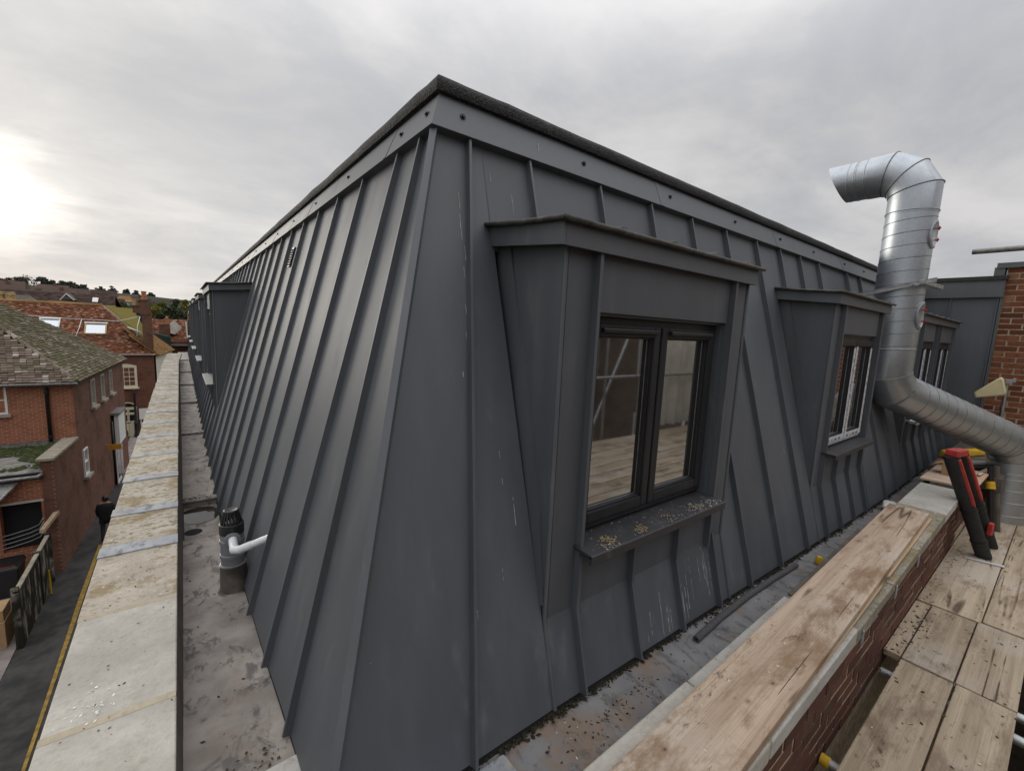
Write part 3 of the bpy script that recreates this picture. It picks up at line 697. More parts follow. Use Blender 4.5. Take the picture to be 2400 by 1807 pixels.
# ------------------------------------------------------------------ return wall at the far end
RX = XEND
rw = ob('return_wall', B().box((RX+.02, .76, -1.9), (RX+.3, 1.75, .95)), M['sheet'], bld)
for a, c in ((.762, 1.235), (1.245, 1.75)): ob('wall_panel', B().box((RX, a, -1.55), (RX+.018, c, .74)), M['sheet'], rw)
for y in (.775, 1.24): ob('wall_seam', B().box((RX-.028, y-.006, -1.55), (RX+.002, y+.006, .735)), M['sheet_trim'], rw)
ob('wall_fascia', B().box((RX-.05, .735, .735), (RX-.002, 1.62, .965)), M['sheet_trim'], rw)
ob('wall_felt', B().box((RX-.075, .715, .966), (RX+.3, 1.62, 1.02)), M['felt'], rw)
ob('corner_trim', B().box((RX-.03, .735, -1.5), (RX+.05, .759, .73)), M['sheet_trim'], rw)
b = B().box((RX-.04, .76, 1.021), (RX+.2, .86, 1.135)); ob('cap_upstand', b, M['sheet_trim'], rw)

# ------------------------------------------------------------------ gutters
def strip(x0f, x1f, us, zf, side, t=.03):
    b = B()
    for a, c in zip(us, us[1:]):
        if side == 0: p = [(a, x0f(a)), (c, x0f(c)), (c, x1f(c)), (a, x1f(a))]; q = [(x, y, zf(x)) for x, y in p]
        else: p = [(x0f(a), a), (x0f(c), c), (x1f(c), c), (x1f(a), a)]; q = [(x, y, zf(y)) for x, y in p]
        b.hexa([(x, y, z-t) for x, y, z in q]+q)
    return b
gin = lambda x: .70+.0145*x
rg = ob('gutter', strip(lambda x: gin(x)-.06, lambda x: SR(x, zr(x)-.012).y+.05, [.2+.5*i for i in range(19)], lambda x: zr(x)-.028, 0), M['lead_grey'], bld)
ob('lead_patch', strip(lambda x: gin(x)-.02, lambda x: .99, [.30, .62, .80], lambda x: zr(x)-.020, 0, .006), M['lead_strip'], rg)
ob('gutter_upstand', B().hexa([(.2,.70,-1.5),(9,.83,-1.6),(9,.845,-1.6),(.2,.715,-1.5),(.2,.70,-1.335),(9,.83,-1.335),(9,.845,-1.335),(.2,.715,-1.335)]), M['lead_grey'], rg)
zg = lambda y: zl(y)-.022
lx = lambda y: SL(y, zl(y)-.015).x+.04
near = [1.36, 1.9, 2.4, 3.0, 3.50]
lg = ob('gutter', strip(lambda y: -.10, lx, near, zg, 1), M['lead'], bld)
ob('outlet_box', strip(lambda y: -.10, lx, [3.505, 4.36], lambda y: -1.615, 1), M['lead'], lg)
ob('drip_edge', B().tube([(-.09, 3.50, zg(3.5)-.008), (.24, 3.50, zg(3.5)-.008)], .013, 8), M['lead'], lg, smooth=True)
ys = [4.37, 6.9, 9.3, 11.6, 14, 17.4, 21]
for i, (a, c) in enumerate(zip(ys, ys[1:])):
    z0 = -1.565+.018*i
    ob('gutter_section', strip(lambda y: -.10, lx, [a, c-.005], lambda y: z0, 1, .06), M['lead'], lg)
    ob('drip_edge', B().tube([(-.09, a+.006, z0-.004), (.26, a+.006, z0-.004)], .014, 8), M['lead'], lg, smooth=True)
# the puddle, its outline uneven, and the outlet hole
b = B(); pts = []
for i in range(26):
    a = 2*math.pi*i/26; r = 1+.16*noise.noise((math.cos(a)*2, math.sin(a)*2, 4)); pts.append((.065+.135*r*math.cos(a), 4.165+.185*r*math.sin(a), -1.6125))
b.poly(pts); ob('puddle', b, M['water'], lg)
ob('outlet_hole', B().lathe((.015, 3.84, -1.617), [(.001, .004), (.042, .004), (.045, .006), (.055, .004), (.058, .0)], 20), M['dark_void'], lg)
ob('gutter_end', B().hexa([(-.10,1.28,-1.5),(.27,1.28,-1.5),(.27,1.36,-1.5),(-.10,1.36,-1.5),(-.10,1.28,-1.405),(.27,1.28,-1.395),(.27,1.357,-1.385),(-.10,1.357,-1.395)]), M['concrete_grey'], lg)
ob('low_pocket', B().box((-.10, .98, -1.62), (.33, 1.279, -1.55)), M['felt'], lg)
# lichen of silt by the drips
def scatter_flakes(name, mat, pts, smin, smax, parent=None, up=Vector((0,0,1)), flat=.25, kind='stuff', **kw):
    b = B()
    for p in pts:
        p = Vector(p); s = random.uniform(smin, smax); a = random.uniform(0, 6.28); e = Vector((math.cos(a), math.sin(a), random.uniform(-.3, .3))).normalized()*s
        f = up.cross(e).normalized()*s*random.uniform(.3, .7); h = up*s*flat*random.uniform(.3, 1)
        b.add([p-e, p-f, p+e, p+f, p+h+e*.1, ], [(0,1,4),(1,2,4),(2,3,4),(3,0,4)])
    return ob(name, b, mat, parent, kind=kind, **kw)
# ------------------------------------------------------------------ left parapet with coping stones
pl = thing('parapet_wall', (-.22, 9, GZ), 'long parapet wall over the alley with pale coping stones and lead strips', 'wall')
ob('wall_body', B().box((-.34, .3, GZ), (-.085, 17.3, -1.331)), M['bw_own'], pl)
ob('inner_flashing', B().hexa([(-.084,.9,-1.66),(-.036,.9,-1.66),(-.036,17.3,-1.66),(-.084,17.3,-1.66),(-.084,.9,-1.2715),(-.0605,.9,-1.2715),(-.0605,14.6,-1.2715),(-.084,14.6,-1.2715)]), M['dark_board'], pl)
cy = [.42, 1.055, 1.69, 2.335, 2.955, 3.525, 4.215, 4.915, 5.65, 6.35, 7.05, 7.75, 8.45, 9.15, 9.85, 10.6, 11.3, 12, 12.7, 13.4, 14.1, 14.75, 15.4, 16.05, 16.7, 17.4]
for i, (a, c) in enumerate(zip(cy, cy[1:])):
    j = random.uniform(-.004, .004); dz = random.uniform(-.002, .002); sh = .06*max(0, (a-14.5)/2.9); sh2 = .06*max(0, (c-14.5)/2.9)
    g = .022 if c < 2.5 else .006
    b = B().hexa([(-.385+j,a+g*.5,-1.33),(-.0615+sh*1.2,a+g*.5,-1.33),(-.0615+sh2*1.2,c-g*.5,-1.33),(-.385+j+sh2,c-g*.5,-1.33),(-.385+j,a+g*.5,-1.26+dz),(-.0615+sh*1.2,a+g*.5,-1.26+dz),(-.0615+sh2*1.2,c-g*.5,-1.26+dz),(-.385+j+sh2,c-g*.5,-1.26+dz)])
    ob('coping_stone', b, M['coping_new' if i < 3 else 'coping_worn' if i == 3 else 'coping_old'], pl, bevel=.005)
    if .5 < a < 2.5: ob('mortar_joint', B().box((-.383, a-.016, -1.328), (-.063, a+.014, -1.2605)), M['mortar'], pl)
    elif a > 2.5:
        b = B(); w = .058; n = 6; xs = [-.387+.327*k/n for k in range(n+1)]
        for x0, x1 in zip(xs, xs[1:]):
            k0 = .004*noise.noise((x0*14, a*3, 0)); k1 = .004*noise.noise((x1*14, a*3, 0))
            b.hexa([(x0,a-w+k0*2,-1.262),(x1,a-w+k1*2,-1.262),(x1,a+w+k1,-1.262),(x0,a+w+k0,-1.262),(x0,a-w+k0*2,-1.2545+k0*.3),(x1,a-w+k1*2,-1.2545+k1*.3),(x1,a+w+k1,-1.2545),(x0,a+w+k0,-1.2545)])
        ob('lead_strip', b, M['lead_strip'], pl)
# bird droppings on the second stone, litter specks
pts = [(random.gauss(-.28, .035), random.gauss(1.80, .045), -1.2588) for _ in range(45)]
scatter_flakes('droppings', M['dropping_white'], pts, .002, .007, pl, flat=.05)
pts = [(random.uniform(-.37, -.07), random.uniform(1.1, 3.0), -1.2588) for _ in range(60)]
scatter_flakes('leaf_specks', M['leaf_litter'], pts, .002, .007, pl, flat=.2)
pts = [(random.uniform(-.07, .17), y, zl(y)-.021 if y < 3.5 else -1.612 if y < 4.36 else -1.564) for y in [random.uniform(1.4, 6.6) for _ in range(60)]]
pts += [(random.uniform(-.05, .16), random.gauss(4.42, .035), -1.563) for _ in range(120)] + [(random.uniform(-.08, .2), random.gauss(1.42, .03), zl(1.42)-.02) for _ in range(70)]
scatter_flakes('leaf_litter', M['leaf_litter'], pts, .003, .011, flat=.35, label='dark leaf litter lying in the gutter along the alley parapet', cat='leaf litter')

# ------------------------------------------------------------------ right parapet: brick with coping stones
pr_ = thing('parapet_wall', (4, .6, GZ), 'brick parapet wall in front of the dormers, planks laid on its coping', 'wall')
ob('wall_body', B().box((-.3, .4905, GZ), (8.95, .70, -1.336)), M['mortar_joint'], pr_)
bm_ = mesh('brick', B().box((-.1045, -.0, 0), (.1045, .10, .0615)), M['brick_red'])
nb = 0
for r in range(8):
    z = -1.338-.0745*(r+1)+.005; x = .75+(.1125 if r % 2 else 0)
    while x < 8.0 and nb < 290:
        if r < 5 or x < 5.6:
            inst('brick', bm_, pr_, (x+random.uniform(-.002,.002), .487+random.uniform(-.003,.003), z), (random.uniform(-.01,.01), 0, random.uniform(-.006,.006))); nb += 1
        x += .225
gin2 = lambda x: .705+.0145*x; gout = lambda x: .418+.0085*x
cxs = [-.3, .30, .87, 1.44, 2.36, 3.0, 3.65, 4.62, 5.2, 5.55]
for i, (a, c) in enumerate(zip(cxs, cxs[1:])):
    ins = .0 if c <= 2.4 else .028; dz = random.uniform(-.003, .003)+(-.012 if 2.3 < a < 3.6 else 0); g = .005
    q = [(a+g, gout(a), 0), (c-g, gout(c), 0), (c-g, gin2(c)-ins, 0), (a+g, gin2(a)-ins, 0)]
    ob('coping_stone', B().hexa([(x, y, -1.335) for x, y, _ in q]+[(x, y, -1.262+dz) for x, y, _ in q]), M['coping_new' if c <= 1.5 else 'concrete_grey' if a > 4 or (2 > a > 1) else 'stone_moss'], pr_, bevel=.006)
    if a > .2: ob('mortar_joint', B().box((a-.006, gout(a)+.004, -1.334), (a+.006, gin2(a)-.03, -1.266)), M['mortar'], pr_)
# lead dabs hanging over the stone's outer edge
for x in (2.42, 3.05, 3.62):
    ob('lead_dab', B().hexa([(x,.432+.0085*x-.022,-1.37),(x+.03,.432+.0085*x-.022,-1.36),(x+.03,.432+.0085*x-.018,-1.36),(x,.432+.0085*x-.018,-1.37),(x+.01,.432+.0085*x-.021,-1.30),(x+.03,.432+.0085*x-.021,-1.30),(x+.03,.432+.0085*x-.017,-1.30),(x+.01,.432+.0085*x-.017,-1.30)]), M['lead_strip'], pr_)
# ------------------------------------------------------------------ planks lying on it
def plank(name, mat, x0, x1, yc, w, z0, t, ang, label, cat, bevel=.004, group=None, sag=0.):
    n = 10; b = B()
    for i in range(n+1):
        x = -(x1-x0)/2+(x1-x0)*i/n; dz = sag*noise.noise((x, yc*7, z0)); b.v += [(x,-w/2,dz),(x,w/2,dz),(x,w/2,t+dz),(x,-w/2,t+dz)]
    for i in range(n):
        k = i*4
        for q in ((0,1),(1,2),(2,3),(3,0)): b.f.append((k+q[0],k+q[1],k+4+q[1],k+4+q[0]))
    b.f += [(0,1,2,3), (n*4,n*4+1,n*4+2,n*4+3)]; b.tint = [0]*len(b.f)
    o = bpy.data.objects.new(name, mesh(name, b, M[mat])); C.objects.link(o); xm = (x0+x1)/2
    o.location = (xm, yc, z0); o.rotation_euler = (0, 0, ang); LOC[o.name] = Vector(o.location)
    md = o.modifiers.new('bevel', 'BEVEL'); md.width = bevel; md.segments = 2; md.limit_method = 'ANGLE'
    return tag(o, label, cat, group)
A29 = math.atan(.029)
p_ = plank('timber_plank', 'plank', -.1, 4.34, .505+.029*2.12, .228, -1.2475, .038, A29, 'long weathered timber plank with knots lying along the parapet coping', 'plank', sag=.004)
plank('timber_plank', 'batten', -.1, 4.36, .455+.022*2.13, .10, -1.2585, .0105, math.atan(.021), 'narrow pale timber strip under the outer edge of the long plank', 'timber', .002)
p2_ = plank('timber_plank', 'dark_board', 2.36, 3.62, .716, .058, -1.258, .014, A29, 'dark short board under the inner edge of the long plank', 'plank', .003)
ob('plywood_sheet', B().hexa([(5.56,.40,-1.236),(6.42,.39,-1.236),(6.33,.76,-1.236),(5.52,.765,-1.236),(5.56,.40,-1.218),(6.42,.39,-1.218),(6.33,.76,-1.218),(5.52,.765,-1.218)]), M['ply'], bevel=.002, label='reddish plywood sheet at the far end of the parapet under a cardboard box', cat='plywood')
ob('support_block', B().box((5.58, .45, -1.335), (6.3, .70, -1.238)), M['concrete_grey'], label='grey block stack under the reddish plywood sheet', cat='block')
# ------------------------------------------------------------------ scaffold boards
BZ = -1.838
def sboard(x0, x1, y0, y1, label, dz=0.):
    return plank('scaffold_board', 'board', x0, x1, (y0+y1)/2, y1-y0-.007, BZ+dz, .038, random.uniform(-.002, .002), label, 'scaffold board', .004, 'scaffold boards of the deck', sag=.006)
sboard(.9, 3.262, .175, .40, 'nearest scaffold board beside the brick parapet, split along its middle')
sboard(.9, 3.270, -.05, .175, 'scaffold board next outward from the nearest split board')
sboard(3.285, 4.13, .402, .486, 'narrow dirty board filler against the brick parapet')
sboard(3.278, 4.14, .180, .402, 'short middle scaffold board with a white scrap on it', .002)
sboard(3.286, 4.17, -.05, .180, 'short middle scaffold board at the outer edge of the deck')
sboard(4.155, 7.6, .162, .486, 'wide stained scaffold board under the padded poles', .003)
sboard(4.19, 7.6, -.07, .162, 'scaffold board running to the foot of the duct, outer side')
sboard(4.2, 7.6, -.30, -.07, 'outermost far scaffold board at the right edge of the picture')
sboard(4.2, 7.6, -.53, -.30, 'scaffold board outside the outermost far one')
for k in range(8): sboard(3.2, 9.2, -.765-.235*k, -.535-.235*k, 'scaffold board of the outer deck beyond the picture, number %s outward' % ('one','two','three','four','five','six','seven','eight')[k])
for k, (y0, y1) in enumerate(((-.28, -.05), (-.51, -.28), (-.74, -.51))):
    sboard(-3, .8, y0, y1, ('deck board behind the viewer, first from the parapet side', 'deck board behind the viewer, second from the parapet side', 'deck board behind the viewer, third from the parapet side')[k])
def tube_thing(name, path, r, mat, label, cat, cap=None, group=None, capm='yellow'):
    p = [Vector(q) for q in path]
    t = thing(name, p[0], label, cat, group); b = B(); d = (p[1]-p[0]).normalized(); u = d.orthogonal().normalized(); w = d.cross(u); n = 14
    L = (p[-1]-p[0]).length; vs = []; 
    for s, rr in ((0, r), (L, r), (L, r*.82), (0, r*.82)):
        for k in range(n): a = 2*math.pi*k/n; vs.append(p[0]+d*s+u*math.cos(a)*rr+w*math.sin(a)*rr)
    b.add(vs, [(i*n+k, i*n+(k+1)%n, ((i+1)%4)*n+(k+1)%n, ((i+1)%4)*n+k) for i in range(4) for k in range(n)])
    ob('pipe', b, M[mat], t, smooth=40)
    if cap: ob('end_cap', B().tube([p[0]-d*.004, p[0]+d*cap], r*1.06, 14), M[capm], t, smooth=40)
    return t
G_ = 'scaffold tubes under the deck'
tube_thing('scaffold_tube', [(2.265, .475, -1.895), (2.265, -1.2, -1.905)], .0245, 'galv_dull', 'scaffold tube with a yellow end cap under the nearest board', 'scaffold tube', .032, G_)
tube_thing('scaffold_tube', [(3.215, .47, -1.905), (3.215, -1.2, -1.905)], .0245, 'galv_dull', 'bare scaffold tube showing in the gap between board and parapet', 'scaffold tube', None, G_)
tube_thing('scaffold_tube', [(3.40, .30, -1.89), (3.40, -1.2, -1.895)], .0245, 'galv_dull', 'scaffold tube end at the right picture edge beyond the short boards', 'scaffold tube', None, G_)
tube_thing('scaffold_tube', [(4.17, .45, -1.895), (4.17, -1.2, -1.895)], .0245, 'galv_dull', 'scaffold tube under the joint between short and far boards', 'scaffold tube', None, G_)
tube_thing('scaffold_tube', [(2.9, -.20, -1.93), (8.5, -.20, -1.93)], .0245, 'galv_dark', 'long ledger tube running beneath the deck boards', 'scaffold tube', None, G_)
tube_thing('scaffold_tube', [(8.5, 1.05, 1.30), (8.5, -1.6, 1.312)], .034, 'galv_dark', 'dark scaffold tube end against the sky above the brick wall', 'scaffold tube')
# lower deck and scaffold behind the viewer (seen in the window reflections)
for k, y in enumerate((-.1, -.36, -.62)):
    plank('scaffold_board', 'dark_board', 1.0, 8.5, y, .225, -3.9, .038, 0, ('dark board of the lower scaffold deck nearest the wall', 'dark middle board of the lower scaffold deck', 'dark outer board of the lower scaffold deck')[k], 'scaffold board', group='boards of the lower deck')  # lower deck boards use a darker colour than the upper deck
for k, (x, y) in enumerate(((-1.6, -1.15), (2.6, -2.55), (5.75, -2.55), (6.7, -2.55))):
    tube_thing('scaffold_tube', [(x, y, GZ), (x, y, .9)], .0245, 'galv_dull', 'upright scaffold standard behind the viewer, %s along the deck' % ('first', 'second', 'third', 'fourth')[k], 'scaffold tube', None, 'upright standards behind the viewer')
for k, z in enumerate((-.75, .2)):
    tube_thing('scaffold_tube', [(1, -2.51, z), (10, -2.51, z)], .0245, 'galv_dull', ('lower', 'upper')[k]+' guard rail tube behind the viewer', 'scaffold tube', None, 'guard rails behind the viewer')
tube_thing('scaffold_tube', [(5.5, -2.6, -1.7), (7.0, -2.6, 1.2)], .0245, 'galv_dull', 'diagonal brace tube behind the viewer', 'scaffold tube')
nbh = thing('neighbour_house', (2, -7.5, GZ), 'brick house with tiled roof behind the viewer across the yard', 'house')
ob('wall', B().box((-6, -9, GZ), (26, -6.8, .9)), M['bw_back'], nbh)
ob('roof', B().prism([(-6.3,-6.6,.8),(-6.3,-10.5,.8),(-6.3,-8.6,3.0)], (32.6,0,0)), M['tile_dark'], nbh)
b = B(); n_ = 60
for i in range(n_+1):
    x = 7.05+3.2*i/n_; y = -2.66+.05*math.sin(i*1.1)+.03*math.sin(i*.37+1); b.v += [(x, y, -1.8), (x, y+.02*math.sin(i*.7), 1.6)]
b.f = [(2*i, 2*i+2, 2*i+3, 2*i+1) for i in range(n_)]; b.tint = [0]*n_
ob('reflection_sheet', b, M['white_render'], smooth=True, label='pale sheet added out of view behind the viewer to lighten the window reflection', cat='sheeting')  # added unseen sheet, gives the right pane something pale to reflect
VN = lambda u, d, z: Vector((u, -6.8+d, z))
for k, x in enumerate((6.5, 9.2, 12.4, 15.5, 19)):
    for z in (-1.4, -4.2):
        b = B(); vbox(VN,x,x+.08,0,.06,z,z+1.5,b); vbox(VN,x+1.0,x+1.08,0,.06,z,z+1.5,b); vbox(VN,x+.08,x+1.0,0,.06,z,z+.08,b); vbox(VN,x+.08,x+1.0,0,.06,z+1.42,z+1.5,b); vbox(VN,x+.5,x+.56,0,.05,z+.08,z+1.42,b)
        w_n = ob('window', b, M['white_paint'], nbh); ob('pane', vbox(VN,x+.08,x+1.0,.005,.02,z+.08,z+1.42), M['glass_house'], w_n)
ob('lean_to', B().hexa([(10,-6.79,GZ),(16,-6.79,GZ),(16,-4.6,GZ),(10,-4.6,GZ),(10,-6.79,-3.6),(16,-6.79,-3.6),(16,-4.6,-4.6),(10,-4.6,-4.6)]), M['white_render'], nbh)
# ------------------------------------------------------------------ small things on deck, plank and gutter
def hollow(path, r, ri, n=16):
    b = B(); p = [Vector(q) for q in path]; m = len(p); vs = []; u = None
    for pas, rr in ((0, r), (1, ri)):
        for i in range(m):
            d = (p[min(i+1, m-1)]-p[max(i-1, 0)]).normalized(); s = d.cross(Vector((0,0,1))).normalized(); w = s.cross(d)
            for k in range(n): a = 2*math.pi*k/n; vs.append(p[i]+s*math.cos(a)*rr+w*math.sin(a)*rr)
    fs = [(i*n+k, i*n+(k+1)%n, (i+1)*n+(k+1)%n, (i+1)*n+k) for i in range(m-1) for k in range(n)]
    fs += [(m*n+i*n+(k+1)%n, m*n+i*n+k, m*n+(i+1)*n+k, m*n+(i+1)*n+(k+1)%n) for i in range(m-1) for k in range(n)]
    for e_ in (0, m-1): fs += [(e_*n+k, e_*n+(k+1)%n, m*n+e_*n+(k+1)%n, m*n+e_*n+k) for k in range(n)]
    return b.add(vs, fs)
ob('foam_pipe', hollow([(1.885,.925,-1.421),(2.15,.945,-1.426),(2.5,.957,-1.434),(2.85,.956,-1.444),(3.16,.948,-1.454)], .0165, .009), M['foam_grey'], smooth=60, label='grey foam pipe insulation lying in the gutter under the near dormer', cat='pipe')
b = B().lathe((3.337, .874, -1.468), [(.020, 0), (.026, .012), (.024, .035), (.015, .052), (.010, .05)], 12); ob('plastic_stopper', b, M['yellow'], smooth=40, label='small yellow plastic cap in the gutter beside the plank', cat='cap')
# padded poles leaning on the parapet
tr = thing('padded_poles', (5.55, .25, -1.80), 'pair of black padded poles with red faces leaning against the parapet end', 'poles')
def pole(p0, p1, r, nm):
    d = (Vector(p1)-Vector(p0)); b = B(); b.tube([Vector(p0)+d*t for t in (0, .16, .17, .47, .48, .98, 1)], [r*.98, r, r*.9, r*.98, r*.92, r, r*.85], 16); ob(nm, b, M['black_rubber'], tr, smooth=40)
    for t_ in (.165, .475): b = B(); q = Vector(p0)+d*t_; b.tube([q, q+d*.012], r*1.06, 16); ob('strap', b, M['black_plastic'], tr, smooth=40)
a0, a1 = Vector((5.52, .275, -1.795)), Vector((5.02, .535, -.865)); c0, c1 = Vector((5.88, .262, -1.795)), Vector((5.20, .50, -.86))
pole(a0, a1, .053, 'pole'); pole(c0, c1, .047, 'pole')
for p0, p1, r in ((a0, a1, .053), (c0, c1, .047)):
    d = p1-p0; s = Vector((.35, -.9, -.2)).normalized(); q0, q1 = p0+d*.56+s*r*.55, p0+d*.995+s*r*.55; w = d.cross(s).normalized()*r*.75
    b = B(); b.hexa([q0-w, q0+w, q0+w+s*r*.62, q0-w+s*r*.62, q1-w, q1+w, q1+w+s*r*.62, q1-w+s*r*.62]); ob('red_strip', b, M['red'], tr, bevel=.008)
b = B(); q = a0+(a1-a0)*1.0; b.hexa([q+Vector(v) for v in ((-.05,-.05,-.01),(.14,-.09,-.01),(.18,-.02,-.01),(-.01,.04,-.01),(-.04,-.05,.045),(.13,-.09,.045),(.17,-.02,.045),(0,.04,.045))]); ob('red_head', b, M['red'], tr, bevel=.012)
q = c0+(c1-c0)*.23+Vector((-.05,-.02,0)); b = B(); b.hexa([q+Vector(v) for v in ((-.02,-.03,-.05),(.02,-.04,-.05),(.02,.0,-.05),(-.02,.0,-.05),(-.035,-.03,.06),(.03,-.04,.06),(.03,.0,.06),(-.03,.0,.06))]); ob('red_tab', b, M['red'], tr, bevel=.006)
ob('white_strip', B().hexa([(5.34,.375,-1.797),(5.36,.385,-1.797),(5.44,.15,-1.797),(5.40,.145,-1.797),(5.33,.372,-1.785),(5.37,.384,-1.789),(5.445,.15,-1.789),(5.39,.146,-1.785)]), M['white_pvc'], label='white plastic sliver lying on the deck below the padded poles', cat='strip')
b = B(); b.box((5.86,.575,-1.217),(6.02,.67,-1.10)); cb = ob('cardboard_box', b, M['cardboard'], bevel=.003, label='small open cardboard box on the plywood sheet', cat='box')
ob('flap', B().hexa([(5.86,.671,-1.102),(6.02,.671,-1.102),(6.03,.73,-1.13),(5.85,.73,-1.13),(5.86,.671,-1.099),(6.02,.671,-1.099),(6.03,.73,-1.127),(5.85,.73,-1.127)]), M['cardboard'], cb)
ob('paper', B().hexa([(5.88,.59,-1.099),(6.0,.585,-1.099),(6.01,.655,-1.099),(5.88,.66,-1.099),(5.88,.59,-1.094),(6.0,.585,-1.092),(6.01,.655,-1.088),(5.88,.66,-1.094)]), M['white_pvc'], cb)
# clutter beyond the plywood
def stick(name, mat, p0, p1, w, h, label, cat, bevel=.003):
    p0, p1 = Vector(p0), Vector(p1); d = p1-p0; s = d.cross(Vector((0,0,1))).normalized()*w/2
    return ob(name, B().hexa([p0-s, p0+s, p1+s, p1-s, p0-s+Vector((0,0,h)), p0+s+Vector((0,0,h)), p1+s+Vector((0,0,h)), p1-s+Vector((0,0,h))]), M[mat], bevel=bevel, label=label, cat=cat)
ob('support_platform', B().box((6.45, .30, -1.40), (8.8, .84, -1.265)), M['dark_board'], label='dark timber platform beyond the plywood carrying loose offcuts', cat='platform')
sp_ = stick('spirit_level', 'white_paint', (6.75,.62,-1.262), (7.45,.20,-1.262), .06, .05, 'white spirit level lying on offcuts behind the padded poles', 'level')
ob('vial', B().lathe((7.1,.41,-1.21), [(.018,0),(.018,.004),(.012,.006)], 12), M['black_plastic'], sp_)
ob('yellow_guard', B().hexa([(6.95,.78,-1.262),(7.7,.52,-1.262),(7.8,.60,-1.262),(7.05,.86,-1.262),(6.99,.80,-1.17),(7.66,.55,-1.19),(7.76,.61,-1.19),(7.06,.84,-1.17)]), M['yellow'], bevel=.02, label='yellow plastic tool case on the far platform', cat='case')
stick('black_pipe', 'black_plastic', (6.5,.60,-1.262), (7.35,.16,-1.262), .06, .055, 'thick black plastic pipe lying across the platform end', 'pipe', .02)
stick('metal_offcut', 'galv_dull', (7.55,.95,-1.475), (8.35,.90,-1.46), .05, .012, 'pale metal offcut in the far end of the gutter', 'offcut')
stick('timber_offcut', 'ply', (7.8,.55,-1.262), (8.5,.35,-1.262), .28, .02, 'brown triangular board offcut beneath the duct', 'offcut')
stick('timber_offcut', 'wood_end', (6.5,.44,-1.262), (7.3,.36,-1.262), .05, .03, 'thin pale batten offcut beside the black pipe', 'offcut')
stick('red_cable', 'red', (6.55,.80,-1.264), (7.3,.78,-1.264), .018, .012, 'short red cable lying on the far platform', 'cable')
stick('plastic_bag', 'white_paint', (5.05,.86,-1.488), (5.25,.90,-1.488), .10, .05, 'white scrunched bag in the gutter below the middle dormer', 'bag', .02)
for k, (x, y, m, l) in enumerate(((6.32,.30,'black_plastic','black prop leaning beside the plywood edge'),(6.45,.27,'dark_board','dark timber prop beside the duct stub'))):
    b = B(); b.tube([(x,y,-1.80),(x+.05,y+.09,-1.15)], .024, 10); o = ob('prop', b, M[m], smooth=40, label=l, cat='prop')
    if k == 0: ob('yellow_collar', B().tube([(x+.03,y+.06,-1.36),(x+.04,y+.075,-1.29)], .036, 10), M['yellow'], o, smooth=40)
b = B(); b.tube([(6.5,.30,-1.79),(6.55,.32,-1.5),(6.6,.36,-1.3),(6.45,.42,-1.225),(6.1,.44,-1.20)], .012, 8); ob('grey_hose', b, M['galv_dull'], smooth=True, label='pale grey hose draped over the plywood edge by the duct', cat='hose')
# loose bits on deck, plank and right gutter
pts = [(x, random.uniform(.46-.0, .60), -1.798+.002) for x in []]
pts += [(random.uniform(3.0, 6.2), .40+abs(random.gauss(0, .05)), -1.796) for _ in range(150)] + [(random.uniform(1.8, 5.5), random.uniform(-.05, .4), -1.797) for _ in range(90)]
pts += [(random.uniform(3.3, 3.9), random.gauss(.40, .03), -1.796) for _ in range(40)]
scatter_flakes('wood_litter', M['leaf_litter'], pts, .004, .014, flat=.3, label='dark chips and leaf scraps scattered over the scaffold deck', cat='litter')
pts = [(random.uniform(2.5, 6), random.uniform(0, .47), -1.795) for _ in range(40)]+[(random.uniform(.9, 4.2), random.uniform(.5, .66), -1.2085) for _ in range(25)]
scatter_flakes('pale_litter', M['litter_pale'], pts, .003, .010, flat=.2, label='pale splinters scattered over deck and plank', cat='litter')
pts = []
for _ in range(170):
    x = random.uniform(.75, 8); pts.append((x, random.uniform(gin2(x)+.02, .99), zr(x)-.027))
for _ in range(90):
    x = random.gauss(1.28, .14); pts.append((x, random.gauss(.90, .035), zr(x)-.027))
scatter_flakes('leaf_litter', M['leaf_litter'], pts, .002, .009, flat=.4, label='brown leaf crumbs lying in the gutter below the dormers', cat='leaf litter')
pts = [(x, random.uniform(.80, .98), zr(x)-.027) for x in [random.uniform(.9, 5) for _ in range(70)]]
scatter_flakes('pale_crumbs', M['litter_pale'], pts, .002, .007, flat=.4, label='pale crumbs lying in the gutter below the dormers', cat='litter')
pts = []
for _ in range(2600):
    x = .3+8.5*random.random()**1.5
    if noise.noise((x*2.3, 0, 0)) > -.25 or random.random() < .15: pts.append((x, SR(x, zr(x)).y+.008-abs(random.gauss(0, .014)), zr(x)-.028+random.uniform(0, .012)))
scatter_flakes('moss', M['moss'], pts, .005, .013, flat=.9, label='dark moss along the foot of the metal sheets above the gutter', cat='moss')
# bird droppings and straw on the near dormer's sill and the sheets under it
zs = lambda d: -.82+.0125-.014*(d+.12)/.232+.0008
pts = []
for cx_, cd_, sx_, sd_, n_ in ((1.31,.06,.035,.022,60),(1.50,.055,.02,.02,16),(1.98,.06,.075,.02,110),(2.10,.075,.03,.02,40),(1.78,.05,.08,.03,24),(1.6,.0,.25,.05,40)):
    for _ in range(n_):
        d = min(.092, max(-.04, random.gauss(cd_, sd_))); pts.append(VR(min(2.15, max(1.19, random.gauss(cx_, sx_))), d, zs(d)))
scatter_flakes('sill_droppings', M['dropping'], pts, .0012, .0055, bld, flat=.5)
pts = []
for cx_, n_ in ((1.315, 90), (1.52, 40), (1.73, 22), (1.95, 24)):
    for _ in range(n_): d = min(.09, max(.0, random.gauss(.055, .018))); pts.append(VR(random.gauss(cx_, .022), d, zs(d)+random.random()*.006))
scatter_flakes('sill_straw', M['nest_straw'], pts, .002, .008, bld, flat=.7)
b = B()
